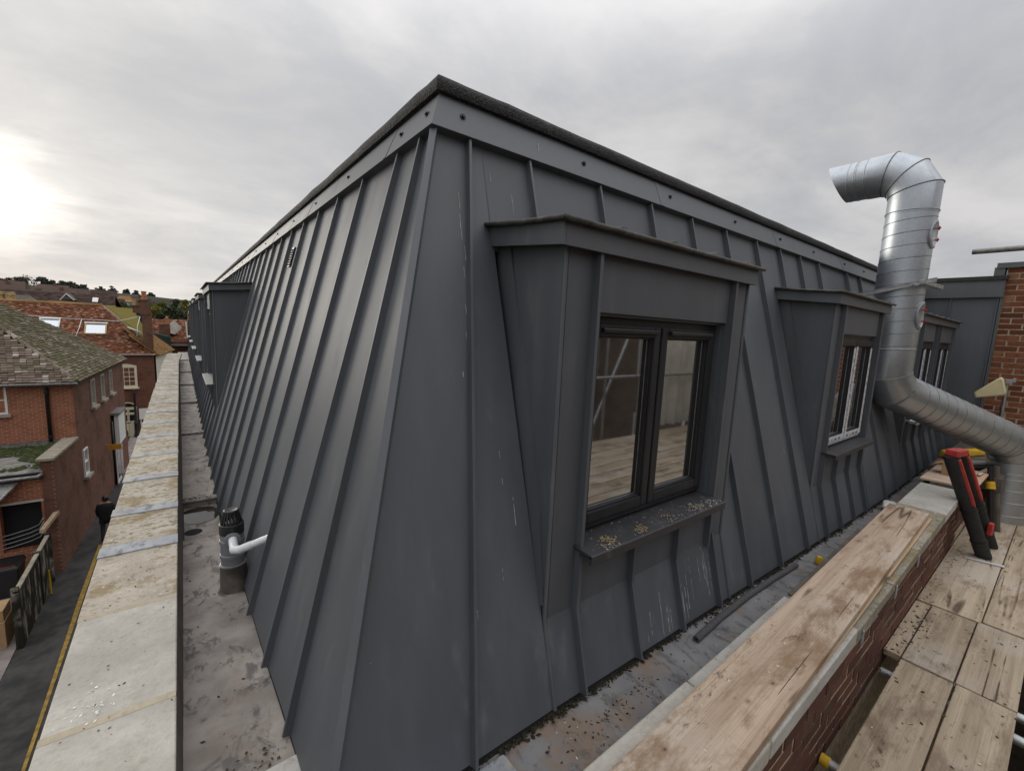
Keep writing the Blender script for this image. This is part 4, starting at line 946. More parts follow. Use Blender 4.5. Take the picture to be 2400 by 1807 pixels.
def streak(Sf, u, z, L, w):
    segs = max(3, int(L/.012)); zz = z; ww = w*.5
    for i in range(segs):
        l = L/segs; w2 = max(.0006, w*(.25+.75*abs(noise.noise((u*50, zz*40, 2)))*1.6)); uu = u+.0015*noise.noise((u*9, zz*30, 5))
        if noise.noise((u*31, zz*24, 9)) > -.22 or i == 0: b.add([Sf(uu-ww, zz, .0012), Sf(uu+ww, zz, .0012), Sf(uu+w2, zz-l, .0012), Sf(uu-w2, zz-l, .0012)], [(0,1,2,3)])
        zz -= l; ww = w2
for u, z, L in ((1.66,-1.26,.10),(1.745,-1.20,.19),(1.79,-1.28,.11),(1.815,-1.30,.09),(1.93,-1.22,.17),(1.955,-1.24,.15),(1.975,-1.19,.16),(2.02,-1.12,.20),(2.10,-1.14,.12),(2.145,-1.10,.16),(2.16,-1.13,.19),(2.17,-1.2,.15),(2.2,-1.15,.18),(2.05,-1.0,.05),(1.63,-1.35,.03)): 
    if z < KINK: streak(SR, u, z, L, .0028)
for u, z, L in ((.86, .50, .06),(.855, .42, .10),(.862,.30,.16),(.85,.22,.04),(.84, .08, .04),(1.02,.62,.04),(1.12,.55,.09),(.83,-.02,.03),(.80,-.16,.02),(.92,-.45,.12),(.96,-.62,.1),(.88,-.85,.04),(.76,-.95,.03),(3.35,-.75,.03),(3.3,-.78,.02)): streak(SR, u, z, L, .0022)
for u, z, L in ((1.28,.80,.05),(1.30,.76,.04)): streak(lambda a, c, h: SR(a, c, .0295), u, z, L, .004)
ob('bird_droppings', b, M['dropping'], bld, kind='stuff')

# ------------------------------------------------------------------ soil vent pipe on the left gutter
vp = thing('vent_pipe', (.172, 2.64, -1.49), 'grey soil vent pipe with black slotted cowl rising from a lead sleeve', 'vent pipe')
c0 = Vector((.176, 2.64, 0)); zb = -1.487
ob('lead_sleeve', B().lathe(c0+Vector((0,0,zb)), [(.078, 0), (.064, .012), (.0625, .145), (.0635, .158), (.058, .160)], 28), M['lead_sleeve'], vp, smooth=40)
ob('grey_pipe', B().lathe(c0+Vector((0,0,zb+.145)), [(.061, 0), (.061, .018), (.055, .020), (.055, .055), (.0585, .057), (.0585, .075), (.055, .077), (.055, .135), (.0585, .137), (.0585, .155), (.055, .157), (.055, .20)], 28), M['grey_pvc'], vp, smooth=40)
ob('cowl_base', B().lathe(c0+Vector((0,0,zb+.335)), [(.0575, 0), (.0575, .052), (.050, .056)], 28), M['black_plastic'], vp, smooth=40)
for i in range(18):
    a = 2*math.pi*i/18; d = Vector((math.cos(a), math.sin(a), 0)); s = Vector((-d.y, d.x, 0))*.0042; z0 = zb+.385; p, q = c0+d*.054+Vector((0,0,z0)), c0+d*.034+Vector((0,0,z0+.070))
    ob('cowl_bar', B().hexa([p-s, p+s, p+s-d*.006, p-s-d*.006, q-s, q+s, q+s-d*.006, q-s-d*.006]), M['black_plastic'], vp)
ob('cowl_top', B().lathe(c0+Vector((0,0,zb+.453)), [(.0365, 0), (.0365, .006), (.030, .010), (.012, .006)], 24), M['black_plastic'], vp, smooth=40)
wd = Vector((-.03, -1, 0)).normalized(); j = c0+Vector((0,0,zb+.318)); e1_ = j+wd*.205
ob('boss', B().tube([j+wd*.03, j+wd*.068], .036, 20), M['grey_pvc'], vp, smooth=40)
wall_pt = Vector((.335, 2.345, -1.09))
ob('waste_pipe', B().tube([j+wd*.05, e1_-wd*.02, e1_+Vector((.022,-.006,.007)), e1_+(wall_pt-e1_)*.45], .0205, 18), M['white_pvc'], vp, smooth=50)
ob('waste_pipe', B().tube([e1_+(wall_pt-e1_)*.40, wall_pt], .018, 18), M['white_pvc'], vp, smooth=50)

# ------------------------------------------------------------------ galvanised duct
du = thing('ventilation_duct', (5.6, 1.145, -1.8), 'galvanised spiral steel duct rising past the roof with a hooked outlet', 'duct')
DRD = .19
def bend(path, n, rc):
    """gored polyline with every inner corner of path rounded by n mitres"""
    p = [Vector(q) for q in path]; out_ = [p[0]]; idx = []
    for i in range(1, len(p)-1):
        d0 = (p[i]-p[i-1]).normalized(); d1 = (p[i+1]-p[i]).normalized(); ang = d0.angle(d1); k = n[i-1]
        t_ = rc*math.tan(ang/2); start = p[i]-d0*t_; nrm = d0.cross(d1).normalized(); cen = start+nrm.cross(d0).normalized()*rc
        R0 = start-cen; pts = []
        for j in range(k):
            th = ang*(j+.5)/k; pts.append(cen+(Matrix.Rotation(th, 3, nrm) @ R0)/math.cos(ang/(2*k)))
        out_ += pts
    return out_+[p[-1]]
def ringv(q, d, r, t=.010, h=.006):
    d = Vector(d).normalized(); q = Vector(q); return B().tube([q-d*t/2, q-d*t*.2, q+d*t*.2, q+d*t/2], [r, r+h, r+h, r], 40)
AX = (5.6, 1.145)
top = bend([(AX[0],AX[1],1.20),(AX[0],AX[1],1.665),(AX[0],1.64,1.655)], [3], .27)
low = bend([(AX[0],AX[1],-.05),(AX[0],AX[1],-.40),(7.02,.28,-.985),(7.02,.28,-1.25)], [2, 2], .30)
def duct(name, path, r=DRD, n=48, caps=False):
    return ob(name, B().tube(path, r, n, caps), M['galv'], du, smooth=25)
def helix(p0, p1, r, pitch, par, tilt=0):
    p0, p1 = Vector(p0), Vector(p1); d = (p1-p0); L = d.length; d.normalize(); u = d.orthogonal().normalized(); w = d.cross(u); N_ = int(L/pitch*28)
    path = [p0+d*(L*i/N_)+(u*math.cos(2*math.pi*L*i/N_/pitch)+w*math.sin(2*math.pi*L*i/N_/pitch))*(r+.0005) for i in range(N_+1)]
    ob('spiral_seam', B().tube(path, .0035, 5), M['galv_dark'], par, smooth=True)
r1 = duct('riser', [(AX[0],AX[1],-.06),(AX[0],AX[1],1.25)]); helix((AX[0],AX[1],-.05),(AX[0],AX[1],1.24),DRD,.118,r1)
el = duct('upper_elbow', [Vector((AX[0],AX[1],1.245))]+top[1:-1]+[Vector((AX[0],1.50,1.6575))], DRD+.003)
for q, d in ((Vector((AX[0],AX[1],1.262)), (0,0,1)),): ob('joint_ring', ringv(q, d, DRD+.003), M['galv_dull'], el, smooth=True)
pp = [Vector((AX[0],AX[1],1.245))]+top[1:-1]+[Vector((AX[0],1.50,1.6575))]
for i in range(1, len(pp)-1):
    nn = ((pp[i]-pp[i-1]).normalized()+(pp[i+1]-pp[i]).normalized()).normalized(); k = 1/nn.dot((pp[i]-pp[i-1]).normalized())
    u = Vector((1,0,0)); w = nn.cross(u); path = [pp[i]+(u*math.cos(a)+w*math.sin(a)*k)*(DRD+.005) for a in [2*math.pi*j/40 for j in range(41)]]
    ob('gore_seam', B().tube(path, .005, 6), M['galv_dark'], el, smooth=True)
# outlet with its slanted mouth
b = B(); n = 48; vs = []
for k in range(n):
    a = 2*math.pi*k/n; vs.append((AX[0]+DRD*.985*math.cos(a), 1.47, 1.657+DRD*.985*math.sin(a)))
for rr in (1, .97):
    for k in range(n):
        a = 2*math.pi*k/n; vs.append((AX[0]+DRD*.985*rr*math.cos(a), 1.775+.085*math.sin(a), 1.655+DRD*.985*rr*math.sin(a)))
for k in range(n):
    a = 2*math.pi*k/n; vs.append((AX[0]+DRD*.955*math.cos(a), 1.47, 1.657+DRD*.955*math.sin(a)))
b.add(vs, [(i*n+k, i*n+(k+1)%n, (i+1)*n+(k+1)%n, (i+1)*n+k) for i in range(3) for k in range(n)])
oo = ob('outlet', b, M['galv'], du, smooth=25)
for y in (1.50, 1.515, 1.585, 1.60, 1.655): ob('outlet_band', ringv((AX[0], y, 1.6565), (0,1,0), DRD*.985, .008, .004), M['galv_dull'], oo, smooth=True)
ll = [Vector((AX[0],AX[1],-.055))]+low[1:]
cut = len(ll)
lo_el = duct('lower_elbow', ll[:3]+[ll[2]+(ll[3]-ll[2])*.12], DRD+.002)
dg0, dg1 = ll[2]+(ll[3]-ll[2])*.10, ll[3]
dgn = duct('diagonal_run', [dg0, dg0+(dg1-dg0)*.97]); helix(dg0, dg0+(dg1-dg0)*.96, DRD, .118, dgn)
lb = duct('lower_bend', [dg0+(dg1-dg0)*.94]+ll[3:-1]+[ll[-1]], DRD+.002)
stb = duct('floor_stub', [(7.02,.28,-1.22),(7.02,.28,-1.80)], DRD-.001)
for z in (-1.27, -1.33, -1.45, -1.58, -1.72): ob('stub_seam', ringv((7.02,.28,z), (.0,.06,1), DRD, .008, .004), M['galv_dull'], stb, smooth=True)
def gore(par, pa, i):
    nn = ((pa[i]-pa[i-1]).normalized()+(pa[i+1]-pa[i]).normalized()).normalized(); d = (pa[i]-pa[i-1]).normalized(); ax = (pa[i]-pa[i-1]).cross(pa[i+1]-pa[i]).normalized(); w = nn.cross(ax); k = 1/nn.dot(d)
    path = [pa[i]+(ax*math.cos(a)+w*math.sin(a)*k)*(DRD+.004) for a in [2*math.pi*j/40 for j in range(41)]]; ob('gore_seam', B().tube(path, .0045, 6), M['galv_dark'], par, smooth=True)
gore(lo_el, ll, 1); gore(lo_el, ll, 2); gore(lb, ll, 3); gore(lb, ll, 4)
ob('joint_ring', ringv((AX[0],AX[1],-.03), (0,.05,1), DRD+.001), M['galv_dull'], lo_el, smooth=True)
# oval access doors with red wing nuts
def access(z):
    d = Vector((-.16,-1,0)).normalized(); s = Vector((-d.y, d.x, 0)); cc = Vector((AX[0],AX[1],z))
    b = B(); n = 24; ring = []
    for rr, e in ((1.0, .0), (1.0, .012), (.86, .016), (.8, .010)):
        for k in range(n):
            a = 2*math.pi*k/n; hz = .135*rr*math.sin(a)*(1 if abs(math.sin(a)) < .7 else .96); th = .075*rr*math.cos(a)/DRD
            dd = d*math.cos(th)+s*math.sin(th); ring.append(cc+dd*(DRD+e)+Vector((0,0,hz)))
    b.add(ring, [(i*n+k, i*n+(k+1)%n, (i+1)*n+(k+1)%n, (i+1)*n+k) for i in range(3) for k in range(n)]+[tuple(range(3*n, 4*n))])
    o = ob('access_door', b, M['galv'], du, smooth=40)
    for dz in (.05, -.055):
        q = cc+d*(DRD+.008)+Vector((0,0,dz)); nb_ = B().tube([q, q+d*.036], .005, 8)
        nb_.obox(q+d*.020-Vector((0,0,.018))-s*.003, d*.009, s*.006, Vector((0,0,.036))); nb_.obox(q+d*.018-s*.016-Vector((0,0,.003)), d*.010, s*.032, Vector((0,0,.006)))
        nb_.tube([q+d*.008, q+d*.024], .008, 8); ob('wing_nut', nb_, M['red'], o)
access(1.04); access(.30)
# strut tying the duct to the slope
b = B(); p, q = Vector((5.382, .955, .565)), Vector((5.385, 1.50, .45)); d = (q-p).normalized(); s = d.cross(Vector((0,0,1))).normalized()
sr = ob('strut', B().obox(p-d*.10, d*.62, s*.020, Vector((0,0,.036))), M['galv_dull'], du, bevel=.002)
ob('strut_lip', B().obox(p-d*.10-s*.004+Vector((0,0,.0365)), d*.62, s*.028, Vector((0,0,.004))), M['galv_dull'], sr)
b = B(); p2 = Vector((5.36,.93,.57)); b.obox(p2, Vector((.46,-.06,-.012)), Vector((.006,.04,0)), Vector((0,0,.036))); ob('cross_channel', b, M['galv_dull'], du, bevel=.003)
b = B(); b.tube([p+d*.06+s*.002+Vector((0,0,.02)), p+d*.06-s*.03+Vector((0,0,.02))], .012, 6); ob('bolt', b, M['galv_dull'], sr)

# ------------------------------------------------------------------ brick wall with metal cap, at the far right
bw = thing('brick_wall', (9.1, .2, GZ), 'tall brown brick wall with a metal cap at the right edge behind the duct', 'wall')
ob('wall_core', B().box((9.0045, -2.2, GZ), (9.3, .742, 1.13)), M['mortar_joint'], bw)
bm2 = mesh('brick', B().box((0, -.1035, 0), (.08, .1035, .0610)), M['brick']); bm3 = mesh('brick', B().box((0, -.048, 0), (.08, .048, .0610)), M['brick'])
nb = 0
for r in range(39):
    z = 1.128-.0752*(r+1)+.005; y = .738; k = r % 2
    while y > -.32:
        hdr = (k % 2 == 0); w = .1125 if hdr and r % 2 == 0 or (hdr and y > .7) else .225
        w = .1125 if (r % 2 == 1 and y > .73) else .225
        if nb < 298 and z > -1.85:
            inst('brick', bm3 if w < .2 else bm2, bw, (9.0+random.uniform(-.004,.003), y-w/2, z), (0, random.uniform(-.008,.008), random.uniform(-.012,.012))); nb += 1
        y -= w; k += 1
ob('cap', B().box((8.955, -2.2, 1.137), (9.34, .842, 1.195)), M['sheet_trim'], bw, bevel=.004)
ob('cap_lip', B().box((8.948, -2.2, 1.125), (8.9545, .84, 1.16)), M['sheet_trim'], bw)
# ------------------------------------------------------------------ panel antenna on its pole
an = thing('antenna', (8.2, .5, -1.9), 'cream wedge-shaped panel antenna on a thin grey pole', 'antenna')
b = B(); pts = [(8.2,.765,-.545),(8.2,.745,-.615),(8.2,.50,-.545),(8.2,.488,-.50),(8.2,.535,-.345),(8.2,.56,-.318)]
b.prism([(8.145,y,z) for _, y, z in pts], (.11,0,0)); ob('panel', b, M['antenna'], an, bevel=.016, smooth=40)
ob('panel_seam', B().hexa([(8.143,.500,-.535),(8.257,.500,-.535),(8.257,.506,-.535),(8.143,.506,-.535),(8.143,.546,-.35),(8.257,.546,-.35),(8.257,.551,-.35),(8.143,.551,-.35)]), M['antenna'], an)
ob('pole', B().tube([(8.2,.497,-.40),(8.2,.485,-1.9)], .014, 12), M['galv_dull'], an, smooth=40)
ob('bracket', B().box((8.17,.455,-.40),(8.23,.515,-.345)).box((8.165,.43,-.375),(8.235,.458,-.325)), M['galv_dull'], an, bevel=.003)
ob('cable', B().tube([(8.19,.51,-.56),(8.185,.515,-.7),(8.19,.50,-1.0),(8.19,.50,-1.9)], .005, 6), M['black_plastic'], an, smooth=True)
# ------------------------------------------------------------------ the town beyond the alley
BUD = {'tile': 0}
def tile_plane(parent, P0, u, v, L, run, ulo, uhi, mat, gauge=.105, w=.168, n_obj=0, body=True, far=False):
    """rows of separate tiles on a plane: P0 eave start, u along the eave, v up the slope"""
    u, v, P0 = Vector(u).normalized(), Vector(v).normalized(), Vector(P0); n = u.cross(v).normalized()
    if n.z < 0: n = -n
    b = B(); me = None; cnt = 0; rows = int(run/gauge)
    base = B().hexa([Vector((-w*.48, -.01, .022)), Vector((w*.48, -.01, .022)), Vector((w*.48, gauge*1.25, .004)), Vector((-w*.48, gauge*1.25, .004)), Vector((-w*.48, -.012, .052)), Vector((w*.48, -.012, .052)), Vector((w*.48, gauge*1.25, .018)), Vector((-w*.48, gauge*1.25, .018))])
    R = Matrix((u, v, n)).transposed()
    for r in range(rows):
        vv = r*gauge; a, c = ulo(vv), uhi(vv); x = a+(w/2 if r % 2 else w)
        sag = .02*noise.noise((r*.35, P0.x, P0.y))
        while x < c-w*.3:
            j = random.uniform(-.008, .008); tl = random.uniform(0, .022); wob = .025*noise.noise((x*.5, r*.1, P0.z*3))
            if n_obj and cnt < n_obj:
                if me is None: me = mesh('tile', base, M[mat])
                o = bpy.data.objects.new('tile', me); C.objects.link(o); o.parent = parent; LOC[o.name] = LOC[parent.name]
                p = P0+u*(x+j)+v*vv+n*(tl+wob)-LOC[parent.name]
                o.matrix_basis = Matrix.Translation(p) @ (R @ Matrix.Rotation(random.uniform(-.02,.02), 3, 'Z') @ Matrix.Rotation(random.uniform(-.04,.03), 3, 'X')).to_4x4(); cnt += 1
            else:
                p = P0+u*(x+j)+v*vv+n*(tl+wob); t = random.random()
                q = [p+u*a_[0]+v*a_[1]+n*a_[2] for a_ in base.v]
                b.add(q, [(4,5,6,7),(0,1,5,4),(1,2,6,5),(3,0,4,7)], t)
            x += w
    o = ob('tiles', b, M[mat], parent, kind='stuff', tint=True) if b.v else None
    return o
def window(parent, Vf, u0, u1, z0, z1, frame, bars=(1, 1), sill=True, d=.0, pane='glass_house', fw_=.06, curtain=False):
    """Vf(u, out, z): a window set in a wall"""
    b = B(); vbox(Vf,u0,u0+fw_,d-.05,d+.02,z0,z1,b); vbox(Vf,u1-fw_,u1,d-.05,d+.02,z0,z1,b); vbox(Vf,u0+fw_,u1-fw_,d-.05,d+.02,z1-fw_,z1,b); vbox(Vf,u0+fw_,u1-fw_,d-.05,d+.02,z0,z0+fw_,b)
    w = ob('window', b, M[frame], parent)
    nx, nz = bars; a0, a1, b0, b1 = u0+fw_, u1-fw_, z0+fw_, z1-fw_; bb = B()
    for i in range(1, nx): x = a0+(a1-a0)*i/nx; vbox(Vf,x-.016,x+.016,d-.045,d+.012,b0,b1,bb)
    for i in range(1, nz): z = b0+(b1-b0)*i/nz; vbox(Vf,a0,a1,d-.044,d+.013,z-.016-(.012 if i*2 == nz else 0),z+.016,bb)
    if bb.v: ob('glazing_bars', bb, M[frame], w)
    ob('pane', vbox(Vf,a0,a1,d-.04,d-.03,b0,b1), M[pane], w)
    if sill: ob('sill', vbox(Vf,u0-.08,u1+.08,d-.05,d+.13,z0-.10,z0-.002), M['stone_sill'], w)
    return w
glass('glass_sky', (.30, .34, .38), .45)
stone('stone_sill', (.30, .27, .23), (.40, .36, .31), (.2, .18, .14), .2)
# ---- red brick corner house with the mossy hipped roof
HA = thing('brick_house', (-7, 28, GZ), 'red brick corner house with a mossy hipped tile roof along the alley', 'house')
tA = Vector((.0585, .998, 0)).normalized(); cA = Vector((-3.38, 23.3, 0)); LA = 10.5; pA = Vector((tA.y, -tA.x, 0))
def VA(u, d, z): return cA+tA*u+pA*d+Vector((0,0,z))          # alley wall, u from the corner
def VFa(u, d, z): return Vector((-3.38-u, 23.3-d, z))          # front wall, u towards -x
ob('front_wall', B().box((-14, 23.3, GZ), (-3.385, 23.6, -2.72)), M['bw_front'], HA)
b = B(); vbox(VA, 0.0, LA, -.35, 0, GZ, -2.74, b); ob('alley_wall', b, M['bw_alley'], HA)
ob('inner_core', B().box((-14, 23.65, GZ), (-3.8, 33.5, -2.8)), M['bw_far'], HA)
E1 = VA(-.22, .20, -2.78); E2 = VA(LA+.2, .20, -2.84); pit = R_(37.2); RUN = 5.4; s2 = Vector((-1, 0, 0))
rv = Vector((-pA.x*math.cos(pit), -pA.y*math.cos(pit), math.sin(pit))); top_ = RUN/math.cos(pit)
Rg1 = E1+tA*RUN-pA*RUN+Vector((0,0,RUN*math.tan(pit))); Rg2 = Vector((-14, Rg1.y+.3, Rg1.z)); Eb = Vector((-14, E1.y, E1.z))
dn = Vector((0,0,-.035))
rf = ob('roof', B().add([E1+dn, E2+dn, Rg1+dn, Eb+dn, Rg2+dn, Vector((-14, E2.y, E2.z))+dn], [(0,1,2),(0,2,4,3),(1,5,4,2),(0,3,5,1)]), M['tile_dark'], HA)
LE = (E2-E1).length; cp = math.cos(pit)
tile_plane(rf, E1, tA, rv, LE, top_, lambda v: v*cp, lambda v: LE-v*cp, 'tile_moss', .125, n_obj=148)
tile_plane(rf, E1, Vector((-1,0,0)), Vector((0, cp, math.sin(pit))), 10.6, top_, lambda v: v*cp, lambda v: 10.6, 'tile_brown', .135, n_obj=148)
# hip tiles
for A_, nm in ((E1, 'hip_tile'), (E2, 'hip_tile')):
    d = (Rg1-A_); n = int(d.length/.24); d.normalize()
    for i in range(n):
        q = A_+d*(i*.24+.05)+Vector((0,0,.03)); s = Vector((-d.y, d.x, 0)).normalized()
        if A_ is E1 or i % 1 == 0:
            ob(nm, B().hexa([q-s*.10-Vector((0,0,.02)), q+s*.10-Vector((0,0,.02)), q+d*.26+s*.085, q+d*.26-s*.085, q+Vector((0,0,.045))-s*.03, q+Vector((0,0,.045))+s*.03, q+d*.26+s*.03+Vector((0,0,.05)), q+d*.26-s*.03+Vector((0,0,.05))]), M['tile_brown' if i % 3 else 'tile_moss'], rf)
ob('eaves_gutter', B().tube([(-14, 23.02, -2.83), (-3.2, 23.02, -2.83)], .06, 8), M['galv_dark'], HA, smooth=True)
ob('eaves_board', B().box((-14, 23.10, -2.86), (-3.3, 23.299, -2.76)), M['black_paint'], HA)
b = B(); vbox(VA, -.1, LA+.1, .001, .12, -2.90, -2.84, b); ob('eaves_board', b, M['dark_board'], HA)
dp = ob('downpipe', B().tube([(-4.075, 23.05, -2.88), (-4.075, 23.22, -3.05), (-4.075, 23.22, -5.05)], .058, 10), M['black_paint'], HA, smooth=True)
for z in (-3.2, -4.9): ob('collar', B().lathe((-4.075, 23.22, z), [(.07,0),(.075,.02),(.075,.09),(.07,.11)], 10), M['black_paint'], dp, smooth=40)
window(HA, VFa, 1.71, 2.7, -3.90, -2.86, 'white_paint', (1, 2), pane='glass_pale')
for a, c in ((2.50, 3.28), (4.42, 5.2), (6.35, 7.1)): window(HA, VA, a, c, -4.22, -3.02, 'stone_sill', (1, 1), d=.036, fw_=.09, pane='glass_pale')
window(HA, VA, .55, 1.2, -6.75, -5.65, 'white_paint', (1, 2), d=.036)
# shop front in the alley wall
sf = ob('shop_front', vbox(VA, 6.28, 7.95, .002, .12, -8.98, -6.85), M['white_paint'], HA)
ob('shop_window', vbox(VA, 6.40, 7.05, .121, .14, -8.7, -6.95), M['glass_house'], sf); ob('shop_door', vbox(VA, 7.2, 7.85, .121, .14, -8.9, -6.95), M['glass_house'], sf)
ob('signboard', vbox(VA, 6.28, 7.95, .125, .30, -6.84, -5.32), M['white_paint'], sf); ob('hood', vbox(VA, 6.2, 8.05, .001, .36, -5.31, -5.2), M['galv_dull'], sf)
ob('shop_pipe', B().tube([VA(6.15,.06,-5.6), VA(6.15,.06,-8.95)], .05, 8), M['black_paint'], sf, smooth=True)
ob('projecting_sign', B().hexa([VA(5.05,.0,-6.82),VA(5.05,.52,-6.82),VA(5.09,.52,-6.82),VA(5.09,0,-6.82),VA(5.05,0,-6.55),VA(5.05,.52,-6.55),VA(5.09,.52,-6.55),VA(5.09,0,-6.55)]), M['orange'], label='small orange projecting sign on the alley wall of the corner house', cat='sign')
# low wing with the flat mossy roof
lw = thing('low_wing', (-5, 21.7, GZ), 'low brick garage wing with a mossy flat roof and dark open doorway', 'outbuilding')
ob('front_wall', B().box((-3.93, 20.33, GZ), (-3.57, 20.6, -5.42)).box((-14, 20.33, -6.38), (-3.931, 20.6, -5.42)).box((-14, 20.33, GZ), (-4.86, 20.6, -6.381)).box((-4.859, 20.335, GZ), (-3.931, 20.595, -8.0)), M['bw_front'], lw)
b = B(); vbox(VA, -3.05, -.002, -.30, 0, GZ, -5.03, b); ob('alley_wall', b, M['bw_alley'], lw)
ob('pier', B().box((-3.80, 20.31, -5.41), (-3.555, 20.33+.2, -5.03)), M['bw_front'], lw)
b = B(); vbox(VA, -3.15, -.05, -.38, .06, -5.025, -4.93, b); ob('wall_coping', b, M['stone_moss'], lw, bevel=.01)
ob('roof_slab', B().hexa([(-14,20.2,-5.48),(-3.81,20.2,-5.48),(-3.70,23.29,-5.25),(-14,23.29,-5.25),(-14,20.2,-5.36),(-3.81,20.2,-5.36),(-3.70,23.29,-5.12),(-14,23.29,-5.12)]), M['flat_roof'], lw)
pts = []
for _ in range(2600):
    x, y = random.uniform(-7, -3.85), 20.5+2.6*random.random(); 
    if noise.noise((x*.9, y*1.2, 1)) > -.12+.25*(21.2-y): pts.append((x, y, -5.335+(y-20.2)*.0777))
scatter_flakes('roof_moss', M['moss_roof'], pts, .04, .10, lw, flat=.5)
ob('fascia_board', B().box((-14, 20.17, -5.60), (-3.82, 20.199, -5.38)), M['black_paint'], lw)
ob('gutter_pipe', B().tube([(-14, 20.10, -5.50), (-3.9, 20.10, -5.50), (-3.80, 20.16, -5.42)], .055, 8), M['galv_dark'], lw, smooth=True)
ob('flashing_strip', B().box((-14, 23.24, -5.12), (-3.75, 23.298, -5.0)), M['galv_dark'], lw)
ob('lintel', B().box((-4.95, 20.322, -6.40), (-3.85, 20.36, -6.33)), M['concrete_grey'], lw)
ob('doorway_void', B().box((-4.86, 20.62, -8.4), (-3.93, 21.5, -6.3)), M['dark_void'], lw)
ob('glass_lean_to', B().hexa([(-6.5,19.3,-6.2),(-4.75,19.4,-6.15),(-4.3,20.3,-5.62),(-6.5,20.3,-5.62),(-6.5,19.3,-6.14),(-4.75,19.4,-6.09),(-4.3,20.3,-5.56),(-6.5,20.3,-5.56)]), M['galv_dark'], lw)
for k in range(4):
    z = -7.35-.14*k; b = B(); b.tube([(-4.95,20.22,z-.05),(-4.6,20.18,z+.02),(-4.2,20.15,z+.12),(-3.98,20.12,z+.22),(-3.86,20.05,z+.46)], .013, 5)
    ob('cable', b, M['galv_dull'], smooth=True, label='pale cable sagging across the dark doorway, %s of four' % ('topmost', 'second from the top', 'third from the top', 'lowest')[k], cat='cable', group='cables across the doorway')
# fence, bin, post along the alley
fe = thing('timber_fence', (-3.7, 17, GZ), 'dark mossy timber fence panels along the alley below the garage', 'fence')
for i in range(22):
    y = 16.05+i*.155; ob('fence_board', B().box((-3.70, y, GZ), (-3.68, y+.145, -7.42+random.uniform(-.02,.02))), M['fence'], fe)
ob('fence_rail', B().hexa([(-3.76,16.0,-7.42),(-3.66,16.0,-7.42),(-3.66,19.5,-7.35),(-3.76,19.5,-7.35),(-3.76,16.0,-7.38),(-3.66,16.0,-7.38),(-3.66,19.5,-7.31),(-3.76,19.5,-7.31)]), M['stone_moss'], fe)
for y in (16.0, 18.2, 19.6): ob('fence_post', B().box((-3.80, y, GZ), (-3.66, y+.12, -7.30)), M['fence'], fe)
b = B(); b.hexa([(-3.92,19.75,-7.30),(-3.80,19.72,-7.30),(-3.52,20.28,-6.92),(-3.64,20.30,-6.92),(-3.92,19.75,-7.18),(-3.80,19.72,-7.18),(-3.52,20.28,-6.80),(-3.64,20.30,-6.80)]); ob('pale_plank', b, M['wood_end'], label='pale broken plank propped at the garage corner', cat='plank')
ob('yellow_rod', B().tube([(-3.60,18.75,-8.98),(-3.62,18.8,-8.2)], .025, 8), M['yellow'], label='short yellow rod standing by the fence foot', cat='rod')
bn = thing('wheelie_bin', (-4.6, 19.45, GZ), 'black wheelie bin with red lettering on its lid below the garage', 'bin')
ob('body', B().hexa([(-4.85,19.15,GZ),(-4.38,19.15,GZ),(-4.38,19.75,GZ),(-4.85,19.75,GZ),(-4.92,19.05,-8.08),(-4.30,19.05,-8.08),(-4.30,19.85,-8.08),(-4.92,19.85,-8.08)]), M['black_plastic'], bn, bevel=.03)
ob('lid', B().hexa([(-4.96,19.0,-8.07),(-4.27,19.0,-8.07),(-4.27,19.9,-8.07),(-4.96,19.9,-8.07),(-4.90,19.04,-7.97),(-4.33,19.04,-7.97),(-4.33,19.86,-7.93),(-4.90,19.86,-7.93)]), M['black_plastic'], bn, bevel=.03)
ob('handle', B().tube([(-4.9,19.92,-8.0),(-4.33,19.92,-8.0)], .02, 8), M['black_plastic'], bn)
b = B()
for i in range(9): x = -4.80+i*.048; b.box((x, 19.10+.006*(i%2), -7.9685), (x+.030, 19.16+.012*((i*3)%2), -7.9645))
ob('lettering', b, M['red'], bn)
ob('cardboard_stack', B().box((-4.6, 16.2, GZ), (-4.0, 17.0, -8.25)).box((-4.55, 16.25, -8.249), (-4.02, 16.9, -7.95)), M['cardboard'], bevel=.01, label='brown boxes stacked behind the alley fence at the left edge', cat='boxes')
ob('yard_ground', sheet(-9, 11, -3.82, 20.3, GZ+.012), M['paving'], kind='structure')
